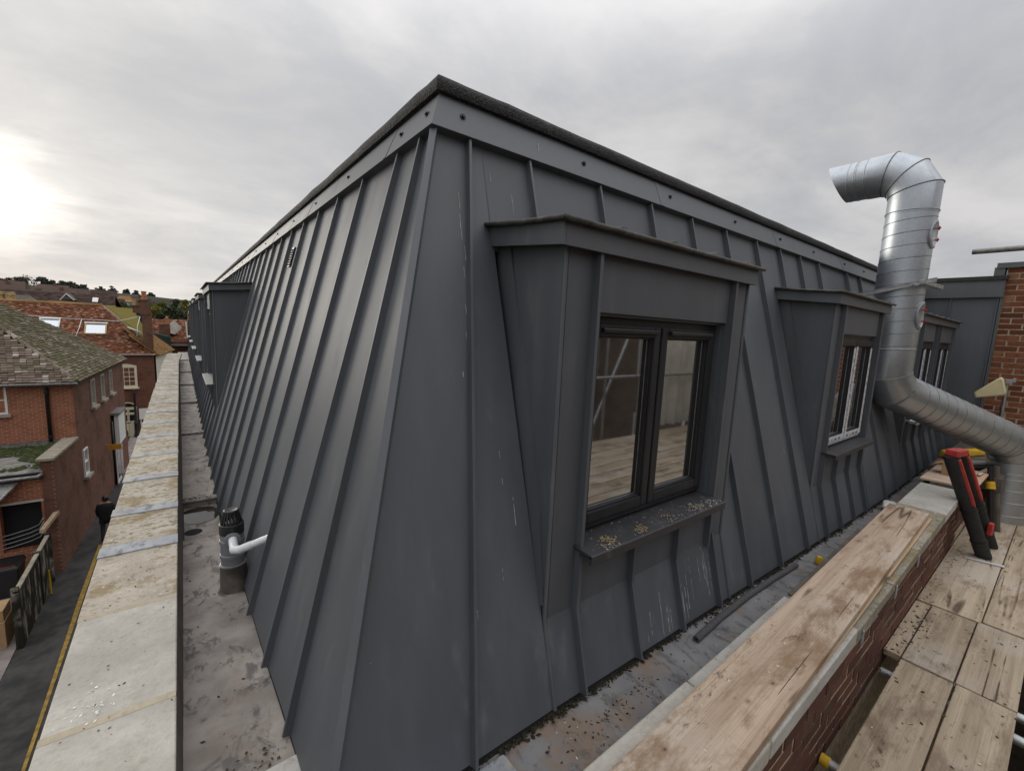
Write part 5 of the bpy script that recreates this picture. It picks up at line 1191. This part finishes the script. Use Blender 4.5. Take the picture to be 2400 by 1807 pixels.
# ---- pedestrian walking away up the alley
def person():
    P = thing('person', (-2.62, 22.4, GZ), 'person in dark coat and trousers walking away up the alley', 'person')
    v = [(0,0,.93),(0,.01,1.12),(0,.03,1.32),(0,.04,1.45),(0,.05,1.53),(0,.06,1.60),(0,.065,1.69),
         (.11,0,.90),(.12,.14,.50),(.12,.05,.09),(.125,.19,.045),
         (-.11,0,.90),(-.12,-.05,.50),(-.12,-.30,.14),(-.125,-.20,.03),
         (.20,.03,1.43),(.27,-.05,1.16),(.25,.06,.93),(.245,.12,.85),(-.20,.03,1.43),(-.27,.08,1.16),(-.25,.18,.95),(-.245,.24,.88)]
    e = [(0,1),(1,2),(2,3),(3,4),(4,5),(5,6),(0,7),(7,8),(8,9),(9,10),(0,11),(11,12),(12,13),(13,14),(3,15),(15,16),(16,17),(17,18),(3,19),(19,20),(20,21),(21,22)]
    r = [.17,.165,.185,.15,.065,.085,.085,.105,.075,.055,.045,.105,.075,.055,.045,.085,.065,.045,.035,.085,.065,.045,.035]
    m = bpy.data.meshes.new('body'); m.from_pydata(v, e, []); o = bpy.data.objects.new('body', m); C.objects.link(o); o.parent = P; LOC[o.name] = LOC[P.name]
    md = o.modifiers.new('skin', 'SKIN')
    for i, s in enumerate(m.skin_vertices[0].data): s.radius = (r[i], r[i]*(.72 if i in (0,1,2) else 1)); s.use_root = (i == 0)
    o.modifiers.new('sub', 'SUBSURF').render_levels = 2; m.materials.append(M['person'])
    b = B(); b.lathe(LOC[P.name]+Vector((0,.05,1.58)), [(.05,-.03),(.092,.02),(.105,.09),(.09,.16),(.05,.195),(.01,.205)], 16); ob('hair', b, M['black_paint'], P, smooth=True)
    b = B(); b.lathe(LOC[P.name]+Vector((0,.02,.70)), [(.225,0),(.215,.25),(.225,.50),(.235,.68),(.19,.76),(.09,.81)], 16); 
    for i, q in enumerate(b.v): b.v[i] = (q[0], 22.4+.02+(q[1]-22.42)*.66, q[2])
    ob('coat', b, M['cloth'], P, smooth=True)
t = NT('person'); sp = t.n.new('ShaderNodeSeparateXYZ'); t.lk(t.tc.outputs['Object'], sp.inputs[0])
M['person'] = t.done(t.mix(t.math('GREATER_THAN', sp.outputs[2], 1.5), (.013, .014, .017), (.33, .19, .13)), .85)
person()
# ---- posts
def post(x, y, z1, r, label, cat, lamp=False, arms=False):
    P = thing('street_post', (x, y, GZ), label, cat, 'black street posts'); h = z1-GZ
    ob('column', B().lathe((x, y, GZ), [(r*2.6,0),(r*2.6,.25),(r*2.0,.32),(r*2.0,min(1.0,h*.38)),(r*2.4,min(1.05,h*.4)),(r*1.3,min(1.2,h*.46)),(r*1.1,h*.8),(r,h-.18),(r*1.7,h-.14),(r*1.2,h-.08)], 14), M['black_paint'], P, smooth=40)
    ob('finial', B().lathe((x, y, z1-.1), [(r*.8,0),(r*1.5,.06),(r*1.2,.12),(r*.3,.2)], 12), M['black_paint'], P, smooth=True)
    if arms: ob('finger_sign', B().box((x-.11, y-.06, z1+.06), (x+.13, y-.03, z1+.26)).box((x-.05, y-.09, z1-.12), (x+.09, y-.061, z1+.05)), M['white_paint'], P); ob('litter_box', B().lathe((x+.07, y-.02, GZ+1.45), [(.10,0),(.12,.1),(.12,.3),(.08,.38)], 12), M['black_paint'], P, smooth=40)
    return P
post(-2.95, 34.45, -7.0, .055, 'black cast-iron signpost with white finger sign nearest the alley mouth', 'signpost', arms=True)
post(-3.24, 38.2, -5.85, .05, 'slim black post with ball finial left of the cream door', 'post')
post(-2.80, 40.6, -5.6, .06, 'tall black lamp post in front of the right half of the cream door', 'lamp post')
ob('notice_board', B().box((-2.60, 40.55, -7.72), (-2.0, 40.60, -6.93)).box((-2.55, 40.6, GZ), (-2.49, 40.64, -7.73)).box((-2.1, 40.6, GZ), (-2.04, 40.64, -7.73)), M['white_paint'], label='white notice board right of the cream door', cat='sign')
# ---- far brick house with cream window and door
HB = thing('brick_house', (-4.5, 43, GZ), 'dark brick house with cream sash window, cream double door and skylight roof', 'house')
YB = 41.0
def VB(u, d, z): return Vector((u, YB-d, z))
ob('front_wall', B().box((-12, YB, GZ), (-1.60, YB+.4, -3.1)), M['bw_far'], HB)
ob('side_wall', B().box((-12, YB+.41, GZ), (-1.62, 49, -3.2)), M['bw_alley'], HB)
ob('arch_patch', B().box((-3.9, YB-.012, -3.75), (-2.5, YB-.001, -3.42)), M['brick_red'], HB)
w = window(HB, VB, -3.74, -2.60, -5.42, -3.86, 'cream_paint', (3, 4), sill=False, fw_=.14)
pts = [(-3.74+1.14*i/10, YB-.02, -3.86+.13*math.sin(math.pi*i/10)) for i in range(11)]
ob('arch_head', B().prism(pts, (0, .06, 0)), M['cream_paint'], w); ob('sill', B().box((-3.80, YB-.14, -5.52), (-2.52, YB, -5.421)), M['cream_paint'], w)
dr = ob('door', B().box((-3.70, YB-.05, -8.98), (-2.74, YB+.02, -6.85)), M['cream_paint'], HB)
pts = [(-3.70+.96*i/10, YB-.05, -6.849+.36*math.sin(math.pi*(i+.0)/10)**.6) for i in range(11)]; ob('door_arch', B().prism(pts, (0, .06, 0)), M['cream_paint'], dr)
pts = [(-3.62+.80*i/10, YB-.056, -6.83+.28*math.sin(math.pi*i/10)**.6) for i in range(11)]; ob('fanlight', B().prism(pts, (0, .005, 0)), M['glass_house'], dr)
for x0, x1 in ((-3.60, -3.28), (-3.16, -2.84)):
    for z0, z1 in ((-7.22, -7.04), (-7.85, -7.40)): ob('door_pane', B().box((x0, YB-.056, z0), (x1, YB-.051, z1)), M['glass_house'], dr)
ob('door_gap', B().box((-3.225, YB-.054, -8.95), (-3.212, YB-.051, -6.9)), M['dark_board'], dr); ob('letter_plate', B().box((-3.36, YB-.058, -8.02), (-3.1, YB-.051, -7.97)), M['black_paint'], dr)
ob('eaves_gutter', B().tube([(-12, YB-.14, -3.06), (-1.5, YB-.14, -3.06)], .06, 8), M['galv_dull'], HB, smooth=True)
p1, p2 = R_(42), R_(38)
e0 = Vector((-12, YB-.12, -3.02)); k0 = Vector((-12, YB+1.0, -2.02)); rg = Vector((-12, YB+4.0, .32))
rB = ob('roof', B().add([(-12,YB-.1,-3.06),(-1.62,YB-.1,-3.06),(-1.62,YB+1.0,-2.06),(-12,YB+1.0,-2.06),(-4.55,YB+4,.28),(-12,YB+4,.28),(-2.15,YB+1.0,-2.06),(-2.15,YB+7,-2.06),(-12,YB+7,-2.06)], [(0,1,2,3),(3,6,4,5),(6,7,4),(5,4,7,8)]), M['tile_dark'], HB)
v1 = (k0-e0).normalized(); tile_plane(rB, e0, (1,0,0), v1, 10.3, (k0-e0).length, lambda v: 3.0, lambda v: 10.3, 'tile_red')
v2 = (rg-k0).normalized(); Lr = (rg-k0).length; tile_plane(rB, k0+Vector((0,0,.0)), (1,0,0), v2, 9.8, Lr, lambda v: 2.0, lambda v: 9.8-2.4*v/Lr, 'tile_red')
h0, h1_ = Vector((-2.15, YB+1, -2.04)), Vector((-4.55, YB+4, .30)); vs_ = (Vector((-4.55,0,.32))-Vector((-2.15,0,-2.02))); vs_.normalize()
y0_, y1_, y2_, y3_ = Vector((-2.15,YB+1,-2.03)), Vector((-4.55,YB+4,.31)), Vector((-2.95,YB+6,.22)), Vector((-1.85,YB+2.6,-2.0))
ob('moss_slope', B().add([y0_, y3_, y2_, y1_, y2_+Vector((0,1,-3)), y1_+Vector((0,3,-3))], [(0,1,2),(0,2,3),(3,2,4,5)]), M['tile_yellow'], rB)
vl_ = (y1_-y0_).length; tile_plane(rB, y0_+Vector((.01,-.02,.02)), y3_-y0_, y1_-y0_, 1.6, vl_, lambda v: 0, lambda v: 1.62+.75*v/vl_, 'tile_yellow', .13, .18)
ob('ridge', B().tube([(-12, YB+4, .34), (-4.55, YB+4, .34)], .11, 8), M['tile_ochre'], rB, smooth=True); ob('hip', B().tube([h0, h1_], .09, 8), M['tile_brown'], rB, smooth=True)
ob('roof_band', B().box((-12, YB+.93, -2.10), (-1.62, YB+1.03, -1.98)), M['dark_board'], rB)
def on2(x, v, h): return k0+Vector((x+12,0,0))+v2*v+Vector((0,-v2.z,v2.y))*h
for k, (xa, xb, va, vb) in enumerate(((-5.35,-4.20,.35,1.55),(-7.6,-6.6,1.0,1.9))):
    b = B(); f = .07
    for (a0,a1,c0_,c1_) in ((xa,xa+f,va,vb),(xb-f,xb,va,vb),(xa+f,xb-f,va,va+f),(xa+f,xb-f,vb-f,vb)):
        b.hexa([on2(a0,c0_,.04),on2(a1,c0_,.04),on2(a1,c1_,.04),on2(a0,c1_,.04),on2(a0,c0_,.16),on2(a1,c0_,.16),on2(a1,c1_,.16),on2(a0,c1_,.16)])
    s_ = ob('skylight', b, M['buff' if k == 0 else 'white_paint'], rB); ob('skylight_pane', B().hexa([on2(xa+f,va+f,.08),on2(xb-f,va+f,.08),on2(xb-f,vb-f,.08),on2(xa+f,vb-f,.08),on2(xa+f,va+f,.11),on2(xb-f,va+f,.11),on2(xb-f,vb-f,.11),on2(xa+f,vb-f,.11)]), M['glass_sky'], s_)
    ob('skylight_hood', B().hexa([on2(xa-.03,vb-.06,.16),on2(xb+.03,vb-.06,.16),on2(xb+.03,vb+.08,.10),on2(xa-.03,vb+.08,.10),on2(xa-.03,vb-.06,.20),on2(xb+.03,vb-.06,.20),on2(xb+.03,vb+.08,.16),on2(xa-.03,vb+.08,.16)]), M['white_paint'], s_)
rp = [on2(-8.6,2.25,.12), on2(-7.6,2.10,.11), on2(-6.2,1.98,.11), on2(-4.9,1.95,.11), on2(-3.6,1.85,.15), on2(-2.35,1.95,.6)]
ob('white_rope', B().tube(rp, .022, 5), M['white_paint'], smooth=True, label='white rope line slung across the skylight roof', cat='rope')
ob('white_rope', B().tube([on2(-5.55,1.97,.10), on2(-5.62,1.0,.10), on2(-5.72,.12,.12)], .024, 5), M['white_paint'], smooth=True, label='white rope hanging down left of the large skylight', cat='rope')
ob('white_rope', B().tube([on2(-2.35,1.9,.6), on2(-2.5,1.1,.35), on2(-2.52,.1,.2)], .024, 5), M['white_paint'], smooth=True, label='white rope hanging down beside the brick chimney', cat='rope')
ob('white_pole', B().tube([on2(-3.05,1.0,.3), on2(-2.25,.35,.35)], .045, 6), M['white_paint'], smooth=True, label='white pole lying on the mossy slope by the chimney', cat='pole')
ch = ob('chimney', B().box((-2.14, YB+.05, -3.0), (-1.60, YB+.9, -.2)).box((-2.16, YB+.02, -.199), (-1.58, YB+.92, -.1)).box((-2.62, YB+.2, -.099), (-1.62, YB+.9, .35)).box((-2.20, YB+.22, .351), (-1.75, YB+.85, .80)).box((-2.24, YB+.18, .801), (-1.71, YB+.89, .88)).box((-2.68, YB+.16, .36), (-2.21, YB+.88, .44)), M['bw_chim'], rB)
ob('chimney_pot', B().lathe((-1.97, YB+.5, .88), [(.17,0),(.17,.12),(.13,.16),(.15,.24),(.13,.3),(.15,.38),(.13,.44),(.16,.52),(.16,.58),(.12,.6)], 14), M['terracotta'], ch, smooth=40)
ob('chimney_pot', B().lathe((-2.45, YB+.5, .44), [(.15,0),(.16,.1),(.15,.34),(.18,.36),(.18,.44)], 4), M['buff'], ch)
# white-rendered wing to its right, ochre roof
WC = thing('rendered_wing', (-1.5, 45, GZ), 'white-rendered wing with ochre tile roof right of the chimney', 'house')
c1_, c2_ = Vector((-1.50, 41.05, 0)), Vector((-.62, 47.6, 0)); dC = (c2_-c1_).normalized(); nC = Vector((dC.y, -dC.x, 0))
b = B(); b.hexa([c1_+Vector((0,0,GZ)), c2_+Vector((0,0,GZ)), c2_-nC*3+Vector((0,0,GZ)), Vector((-1.61,46,GZ)), c1_+Vector((0,0,-3.15)), c2_+Vector((0,0,-3.15)), c2_-nC*3+Vector((0,0,-3.15)), Vector((-1.61,46,-3.15))]); ob('wall', b, M['white_render'], WC)
r0 = c1_+nC*.2+Vector((0,-.1,-3.18)); r1_ = c2_+nC*.2+Vector((0,0,-3.18)); rw2 = Vector((-nC.x*.75, -nC.y*.75, .66))
rr_ = ob('roof', B().hexa([r0, r1_, r1_+rw2*3, r0+rw2*2.2, r0+Vector((0,0,.06)), r1_+Vector((0,0,.06)), r1_+rw2*3+Vector((0,0,.06)), r0+rw2*2.2+Vector((0,0,.06))]), M['tile_ochre'], WC)
tile_plane(rr_, r0+Vector((0,0,.05)), dC, rw2, 6.6, 3.0, lambda v: v*.25, lambda v: 6.6, 'tile_ochre')
# small house with cream gable behind
HD = thing('cottage', (-.8, 59, GZ), 'small brown-roofed cottage with a cream kite-shaped gable', 'house')
ob('wall', B().box((-2.3, 56, GZ), (.9, 62, -3.0)), M['bw_far'], HD)
rD = ob('roof', B().add([(-2.7,55.8,-3.0),(1.1,55.8,-3.0),(.6,59.5,-.62),(-2.5,59.5,-.75),(1.1,63,-3.0),(-2.7,63,-3.0)], [(0,1,2,3),(1,4,2),(3,2,4,5),(0,3,5)]), M['tile_dark'], HD)
vD = Vector((0,3.7,2.3)).normalized(); tile_plane(rD, Vector((-2.7,55.8,-2.97)), (1,0,0), vD, 3.8, 4.3, lambda v: .02*v, lambda v: 3.8-.1*v, 'tile_red', .14, .22)
ob('gable', B().prism([(-.80,56.55,-1.08),(-.45,56.55,-.70),(.16,56.55,-1.50),(-.42,56.55,-2.14),(-.78,56.55,-2.05)], (0,.5,0)), M['white_render'], HD)
ob('side_gable', B().box((-1.65, 56.5, -2.3), (-.82, 57.4, -1.12)), M['bw_chim'], HD)
chd = ob('chimney', B().box((-1.22, 57.5, -2.0), (-.86, 57.9, -.62)).box((-1.26, 57.46, -.619), (-.82, 57.94, -.55)), M['terracotta'], HD); ob('chimney_pot', B().lathe((-1.04,57.7,-.55), [(.10,0),(.11,.05),(.08,.2),(.1,.24)], 10), M['buff'], chd)
ob('fascia_board', B().box((-1.5, 55.7, -3.28), (.6, 55.78, -3.03)), M['galv_dull'], HD)
ob('green_shed', B().prism([(-2.2,54.5,-4.5),(-.9,54.5,-4.5),(-.75,54.5,-2.35),(-1.6,54.5,-2.1),(-2.2,54.5,-1.95)], (0,1.1,0)), M['green_shed'], label='dark green shed in front of the small cottage', cat='shed')
er = thing('end_house', (1.2, 50, GZ), 'house edge with white bargeboard at the end of the alley parapet', 'house')
ob('wall', B().box((.62, 50, GZ), (4, 56, -2.6)), M['bw_chim'], er); ob('roof', B().prism([(.5,49.8,-2.6),(4.2,49.8,-2.6),(4.2,49.8,-.2),(.62,49.8,-.55)], (0,6,0)), M['tile_dark'], er)
ob('bargeboard', B().hexa([(.48,49.7,-2.2),(.56,49.7,-2.2),(.56,49.75,-2.2),(.48,49.75,-2.2),(.42,49.7,-.7),(.50,49.7,-.7),(.50,49.75,-.7),(.42,49.75,-.7)]), M['white_paint'], er)
ob('chimney', B().box((.62, 51, -1.2), (.95, 51.5, -.02)).box((.56, 50.95, -.019), (1.0, 51.55, .05)), M['terracotta'], er); ob('chimney_pot', B().lathe((.78, 51.2, .05), [(.09,0),(.1,.1),(.08,.3)], 10), M['white_paint'], er)
# ---- long dark roofs further off
FD = thing('long_house', (-9, 64, GZ), 'long house with dark maroon tiled roof and a small white-edged gable', 'house')
ob('wall', B().box((-14, 62, GZ), (-5.5, 70, .3)), M['bw_far'], FD)
rF = ob('roof', B().add([(-14,61.8,-.2),(-5.3,61.8,-.2),(-5.45,64.5,1.55),(-11.6,64.5,1.62),(-14,64.5,1.3),(-14,70,.2),(-5.3,70,.2)], [(0,1,2,3,4),(2,6,5,4,3)]), M['tile_dark'], FD)
vF = Vector((0,2.7,1.75)).normalized(); tile_plane(rF, Vector((-14,61.8,-.17)), (1,0,0), vF, 8.6, 3.2, lambda v: 0, lambda v: 8.6-.05*v, 'tile_dark', .2, .3)
gb = ob('gable', B().prism([(-9.26,61.5,.84),(-8.26,61.5,.86),(-8.79,61.5,1.44)], (0,2.5,0)), M['dark_board'], rF)
ob('bargeboard', B().hexa([(-9.30,61.42,.80),(-9.22,61.42,.80),(-8.78,61.42,1.40),(-8.80,61.42,1.50),(-9.30,61.49,.80),(-9.22,61.49,.80),(-8.78,61.49,1.40),(-8.80,61.49,1.50)]).hexa([(-8.22,61.42,.82),(-8.30,61.42,.82),(-8.82,61.42,1.40),(-8.785,61.42,1.50),(-8.22,61.49,.82),(-8.30,61.49,.82),(-8.82,61.49,1.40),(-8.785,61.49,1.50)]), M['white_paint'], gb)
sk_ = ob('skylight', B().hexa([(-7.12,62.7,.74),(-6.69,62.7,.74),(-6.69,63.4,1.18),(-7.12,63.4,1.18),(-7.12,62.68,.82),(-6.69,62.68,.82),(-6.69,63.38,1.26),(-7.12,63.38,1.26)]), M['white_paint'], rF)
ob('low_window', B().box((-11.0, 61.6, .05), (-10.6, 61.75, .62)), M['white_paint'], FD)
FE = thing('long_house', (-8, 58, GZ), 'lower maroon hipped roof in front of the white-edged gable', 'house')
ob('wall', B().box((-10.4, 57.6, GZ), (-6.3, 61, -.6)), M['bw_far'], FE); ob('roof', B().add([(-10.6,57.4,-.7),(-5.9,57.4,-.7),(-6.7,59.6,.62),(-9.6,59.6,.78),(-10.6,61.2,-.7),(-5.9,61.2,-.7)], [(0,1,2,3),(1,5,2),(2,5,4,3),(0,3,4)]), M['tile_dark'], FE)
FG = thing('slate_house', (-12, 55, GZ), 'grey-roofed house behind the buff chimneys at the left', 'house')
ob('wall', B().box((-14.5, 54, GZ), (-9.4, 57, -.3)), M['bw_far'], FG); ob('roof', B().add([(-14.5,53.8,-.3),(-9.0,53.8,-.3),(-10.2,55.5,.95),(-14.5,55.5,1.0),(-9.0,57.2,-.3),(-14.5,57.2,-.3)], [(0,1,2,3),(1,4,2),(2,4,5,3)]), M['flat_roof_dark'] if 'flat_roof_dark' in M else M['dark_board'], FG)
for k, (x, lab) in enumerate(((-9.36, 'buff square chimney stack standing right of its twin behind the mossy roof'), (-9.85, 'buff square chimney stack at the left picture edge'))):
    t_ = thing('chimney_stack', (x, 46, -3), lab, 'chimney', 'buff chimneys behind the mossy roof')
    ob('stack', B().box((x-.16, 45.8, -3), (x+.16, 46.3, .72)), M['buff'], t_); ob('band', B().box((x-.2, 45.76, .721), (x+.2, 46.34, .82)).box((x-.18, 45.78, .821), (x+.18, 46.32, .97)), M['buff'], t_, bevel=.01)
ob('stack_house', B().box((-12, 45.2, GZ), (-8.6, 49, -1.6)), M['bw_far'], label='brick house block under the buff chimneys at the left edge', cat='house')
# houses on the rising ground
for k, (x0, x1, y, ze, zr_, mt, lab) in enumerate(((-18.2,-12.6,110,2.75,3.65,'tile_dark','long low house with pale wall on the rising ground'),(-11.6,-8.2,118,2.3,3.2,'tile_dark','dark-roofed house right of the pale-walled one on the slope'),(-21,-15.5,92,1.5,2.5,'tile_dark','maroon roofed house on the slope at the far left'),(-13.5,-8.5,86,1.2,2.15,'tile_dark','maroon ridge roof below the pale-walled house'),(-8.6,-6.2,100,1.8,2.6,'tile_ochre','little brown-roofed house with white gable near the pines'))):
    H = thing('hill_house', ((x0+x1)/2, y, -3), lab, 'house', 'houses on the rising ground')
    ob('wall', B().box((x0+.3, y, -3), (x1-.3, y+4, ze)), M['white_render' if k in (0, 4) else 'bw_far'], H)
    ob('roof', B().add([(x0,y-.3,ze-.25),(x1,y-.3,ze-.25),(x1-.5,y+2,zr_),(x0+.5,y+2,zr_),(x1,y+4.3,ze-.25),(x0,y+4.3,ze-.25)], [(0,1,2,3),(1,4,2),(2,4,5,3),(0,3,5)]), M[mt], H)
    for i in range(3):
        x = x0+.8+i*(x1-x0-2)/2; ob('window', B().box((x, y-.04, ze-1.0), (x+.5, y-.001, ze-.4)), M['glass_pale' if i % 2 else 'white_paint'], H)
extra = [(-24,-19.5,78,.6,1.5),(-17.5,-13,100,2.1,3.0),(-26,-21,112,3.0,3.9),(-9.8,-6.6,92,1.0,1.9),(-8.4,-5.4,124,2.5,3.3),(-30,-24,128,4.0,4.9),(-22.5,-17.5,126,3.7,4.6),(-15.5,-11,132,3.6,4.4),(-6.2,-3.4,112,1.5,2.3)]
for k, (x0, x1, y, ze, zr_) in enumerate(extra):
    H = thing('hill_house', ((x0+x1)/2, y, -3), ('dark-roofed house low on the slope at the far left', 'dark ridge roof in the middle of the slope', 'dark roof under the left skyline trees', 'small dark roof near the brick chimney', 'high dark roof near the lone pine', 'highest dark roof at the left under the trees', 'long dark roof beneath the skyline bushes', 'dark roof below the last skyline trees', 'small dark roof beside the tree clump')[k], 'house', 'houses on the rising ground')
    ob('wall', B().box((x0+.3, y, -3), (x1-.3, y+4, ze)), M['bw_far'], H)
    ob('roof', B().add([(x0,y-.3,ze-.25),(x1,y-.3,ze-.25),(x1-.3,y+2,zr_),(x0+.3,y+2,zr_),(x1,y+4.3,ze-.25),(x0,y+4.3,ze-.25)], [(0,1,2,3),(1,4,2),(2,4,5,3),(0,3,5)]), M['tile_dark'], H)
    ob('chimney', B().box(((x0+x1)/2, y+1.6, ze), ((x0+x1)/2+.4, y+2.1, zr_+.35)), M['bw_chim'], H)
# hill
b = B(); nx, ny = 40, 24
for j in range(ny+1):
    for i in range(nx+1):
        x = -420+840*i/nx; y = 66+640*(j/ny)**1.3; t_ = min(1, (y-66)/330); h = -9.1+18.6*(t_*t_*(3-2*t_))*(1+.0028*(-x)*t_)+1.0*noise.noise((x*.02, y*.02, 0))*t_
        b.v.append((x, y, h))
for j in range(ny):
    for i in range(nx): k = j*(nx+1)+i; b.f.append((k, k+1, k+nx+2, k+nx+1))
b.tint = [0]*len(b.f); ob('hill', b, M['hill'], kind='structure', smooth=True)
# ---- trees
def tree(x, y, zb, zt, wd, mat, label, group, n=900, leaf=.3, flat=1.0, clear=.35, seed=0, cat='tree', layered=False):
    rs = random.Random(seed); T = thing('tree', (x, y, zb), label, cat, group); h = zt-zb
    b = B(); lean = rs.uniform(-.03, .03)*h
    b.tube([(x,y,zb),(x+lean*.4,y,zb+h*.35),(x+lean,y,zb+h*.75)], [wd*.055,wd*.04,wd*.012], 8)
    cz0 = zb+h*clear; lumps = []
    for i in range(22 if layered else 34):
        t_ = rs.random(); a = rs.uniform(0, 6.28); zz = cz0+(zt-cz0)*(.08+.84*t_); rad = wd*.5*(math.sin(math.pi*(.12+.80*t_))**.6)*rs.uniform(.15, .82)
        c_ = Vector((x+lean*t_+rad*math.cos(a), y+rad*math.sin(a), zz)); lr = wd*rs.uniform(.07, .19); lumps.append((c_, lr, t_))
        if i % 2 == 0: b.tube([(x+lean*.5*t_, y, cz0+(zz-cz0)*.3), c_], [wd*.02, wd*.005], 5)
    ob('trunk', b, M['trunk'], T)
    lb_ = B()
    for k in range(n):
        c_, lr, t_ = rs.choice(lumps); d = Vector((rs.gauss(0,1), rs.gauss(0,1), rs.gauss(0,1)*(.28 if layered else .75)*flat)).normalized()*lr*(rs.random()**.4)
        p = c_+d; s = leaf*rs.uniform(.5, 1.2); u = Vector((rs.gauss(0,1), rs.gauss(0,1), rs.gauss(0,.6))).normalized(); w_ = u.cross(Vector((rs.gauss(0,1), rs.gauss(0,1), rs.gauss(0,1)))).normalized()
        tn = min(1, max(0, .35+.3*rs.random()+.35*noise.noise(c_*.9+Vector((seed,0,0)))))
        lb_.add([p-u*s*.5, p+w_*s*.3, p+u*s*.5, p-w_*s*.3], [(0,1,2,3)], tn)
    ob('crown', lb_, M[mat], T, tint=True)
K2 = 2.5
G1 = 'trees on the skyline'
sky_trees = [(-33.2,7.0,4.2,3.6,'broad skyline tree at the left picture edge'),(-30.4,7.2,4.4,5.0,'wide domed skyline tree second from the left'),(-27.0,7.4,4.6,3.6,'pale leaning skyline tree third from the left'),(-25.2,6.9,4.8,2.6,'small skyline tree just right of the pale leaning one'),(-23.4,6.95,4.8,2.8,'skyline tree above the pale-walled house'),(-21.6,6.7,4.8,3.2,'broad skyline tree right of centre in the row'),(-19.7,6.35,4.8,2.4,'last low tree at the right end of the skyline row'),(-16.5,6.2,4.6,1.9,'lone windblown pine left of the layered cedar'),(-14.0,6.55,3.6,2.3,'flat layered cedar standing clear on the skyline'),(-11.2,5.9,3.0,2.1,'ragged dark tree behind the chimney pots'),(-9.3,5.9,2.6,2.0,'dark tree rising left of the tall terracotta pot'),(-6.0,5.4,2.6,2.1,'round tree right of the terracotta pot on the skyline')]
for i, (x, zt_, zb_, wd, lab) in enumerate(sky_trees):
    tree(x*K2, 160*K2, (zb_-1.6)*K2, zt_*K2, wd*K2*1.05, 'leaf_far', lab, G1, 2000, 1.1, 1, .25 if i < 7 else .4, 30+i, layered=(i in (0, 7, 8)))
for i, (x, zt_, wd, m_) in enumerate(((-29.5, 5.3, 4.6, 'leaf_green'), (-34, 5.0, 4, 'leaf_far'), (-24, 5.2, 4, 'leaf_far'), (-20.5, 5.0, 4, 'leaf_far'), (-26.5, 5.0, 3.6, 'leaf_far'), (-17.5, 4.7, 3, 'leaf_far'))):
    tree(x*K2, 150*K2, 2.5*K2, zt_*K2*.97, wd*K2, m_, ('rounded olive bush below the second skyline tree', 'low hedge bush at the left edge of the skyline', 'low bush under the middle of the skyline trees', 'low bush under the right skyline trees', 'low bush under the pale leaning tree', 'low bush right of the skyline row')[i], 'bushes on the hill', 1500, 1.0, 1, .05, 70+i, 'bush')
for i, (x, y, zt_, wd, m_, lab) in enumerate(((-2.9,78,1.5,3.0,'leaf_green','olive tree left in the clump beyond the cottage'),(-2.0,74,1.75,3.0,'leaf_yellow','yellow-green tree in the clump beyond the cottage'),(-.2,72,.9,3.4,'leaf_dark','dark evergreen in front of the clump beyond the cottage'),(-.9,77,2.2,2.6,'leaf_green','tall green tree in the middle of the clump'),(.9,75,2.4,3.0,'leaf_yellow','yellowing tree at the right of the clump'),(2.4,78,3.0,3.0,'leaf_yellow','tallest pale tree touching the near dormer roofs'),(1.3,71,.6,3.0,'leaf_dark','low dark bushy tree at the right foot of the clump'),(-1.8,70,.2,2.6,'leaf_dark','low dark bushy tree at the left foot of the clump'),(-4.6,80,1.1,2.6,'leaf_green','green tree between chimney and clump'))):
    tree(x, y, GZ, zt_, wd*1.25, m_, lab, 'trees beyond the cottage', 4500, .30, 1, .42, 100+i)
for i, (x, y, zt_, wd) in enumerate(((-4.4,66,.75,1.8),(-5.6,74,1.5,2.2),(-3.4,64,.2,1.6))):
    tree(x, y, GZ, zt_, wd, 'leaf_green', ('small garden tree behind the brick chimney', 'garden tree right of the maroon roof', 'low garden tree left of the brick chimney')[i], 'garden trees', 800, .22, 1, .5, 140+i)
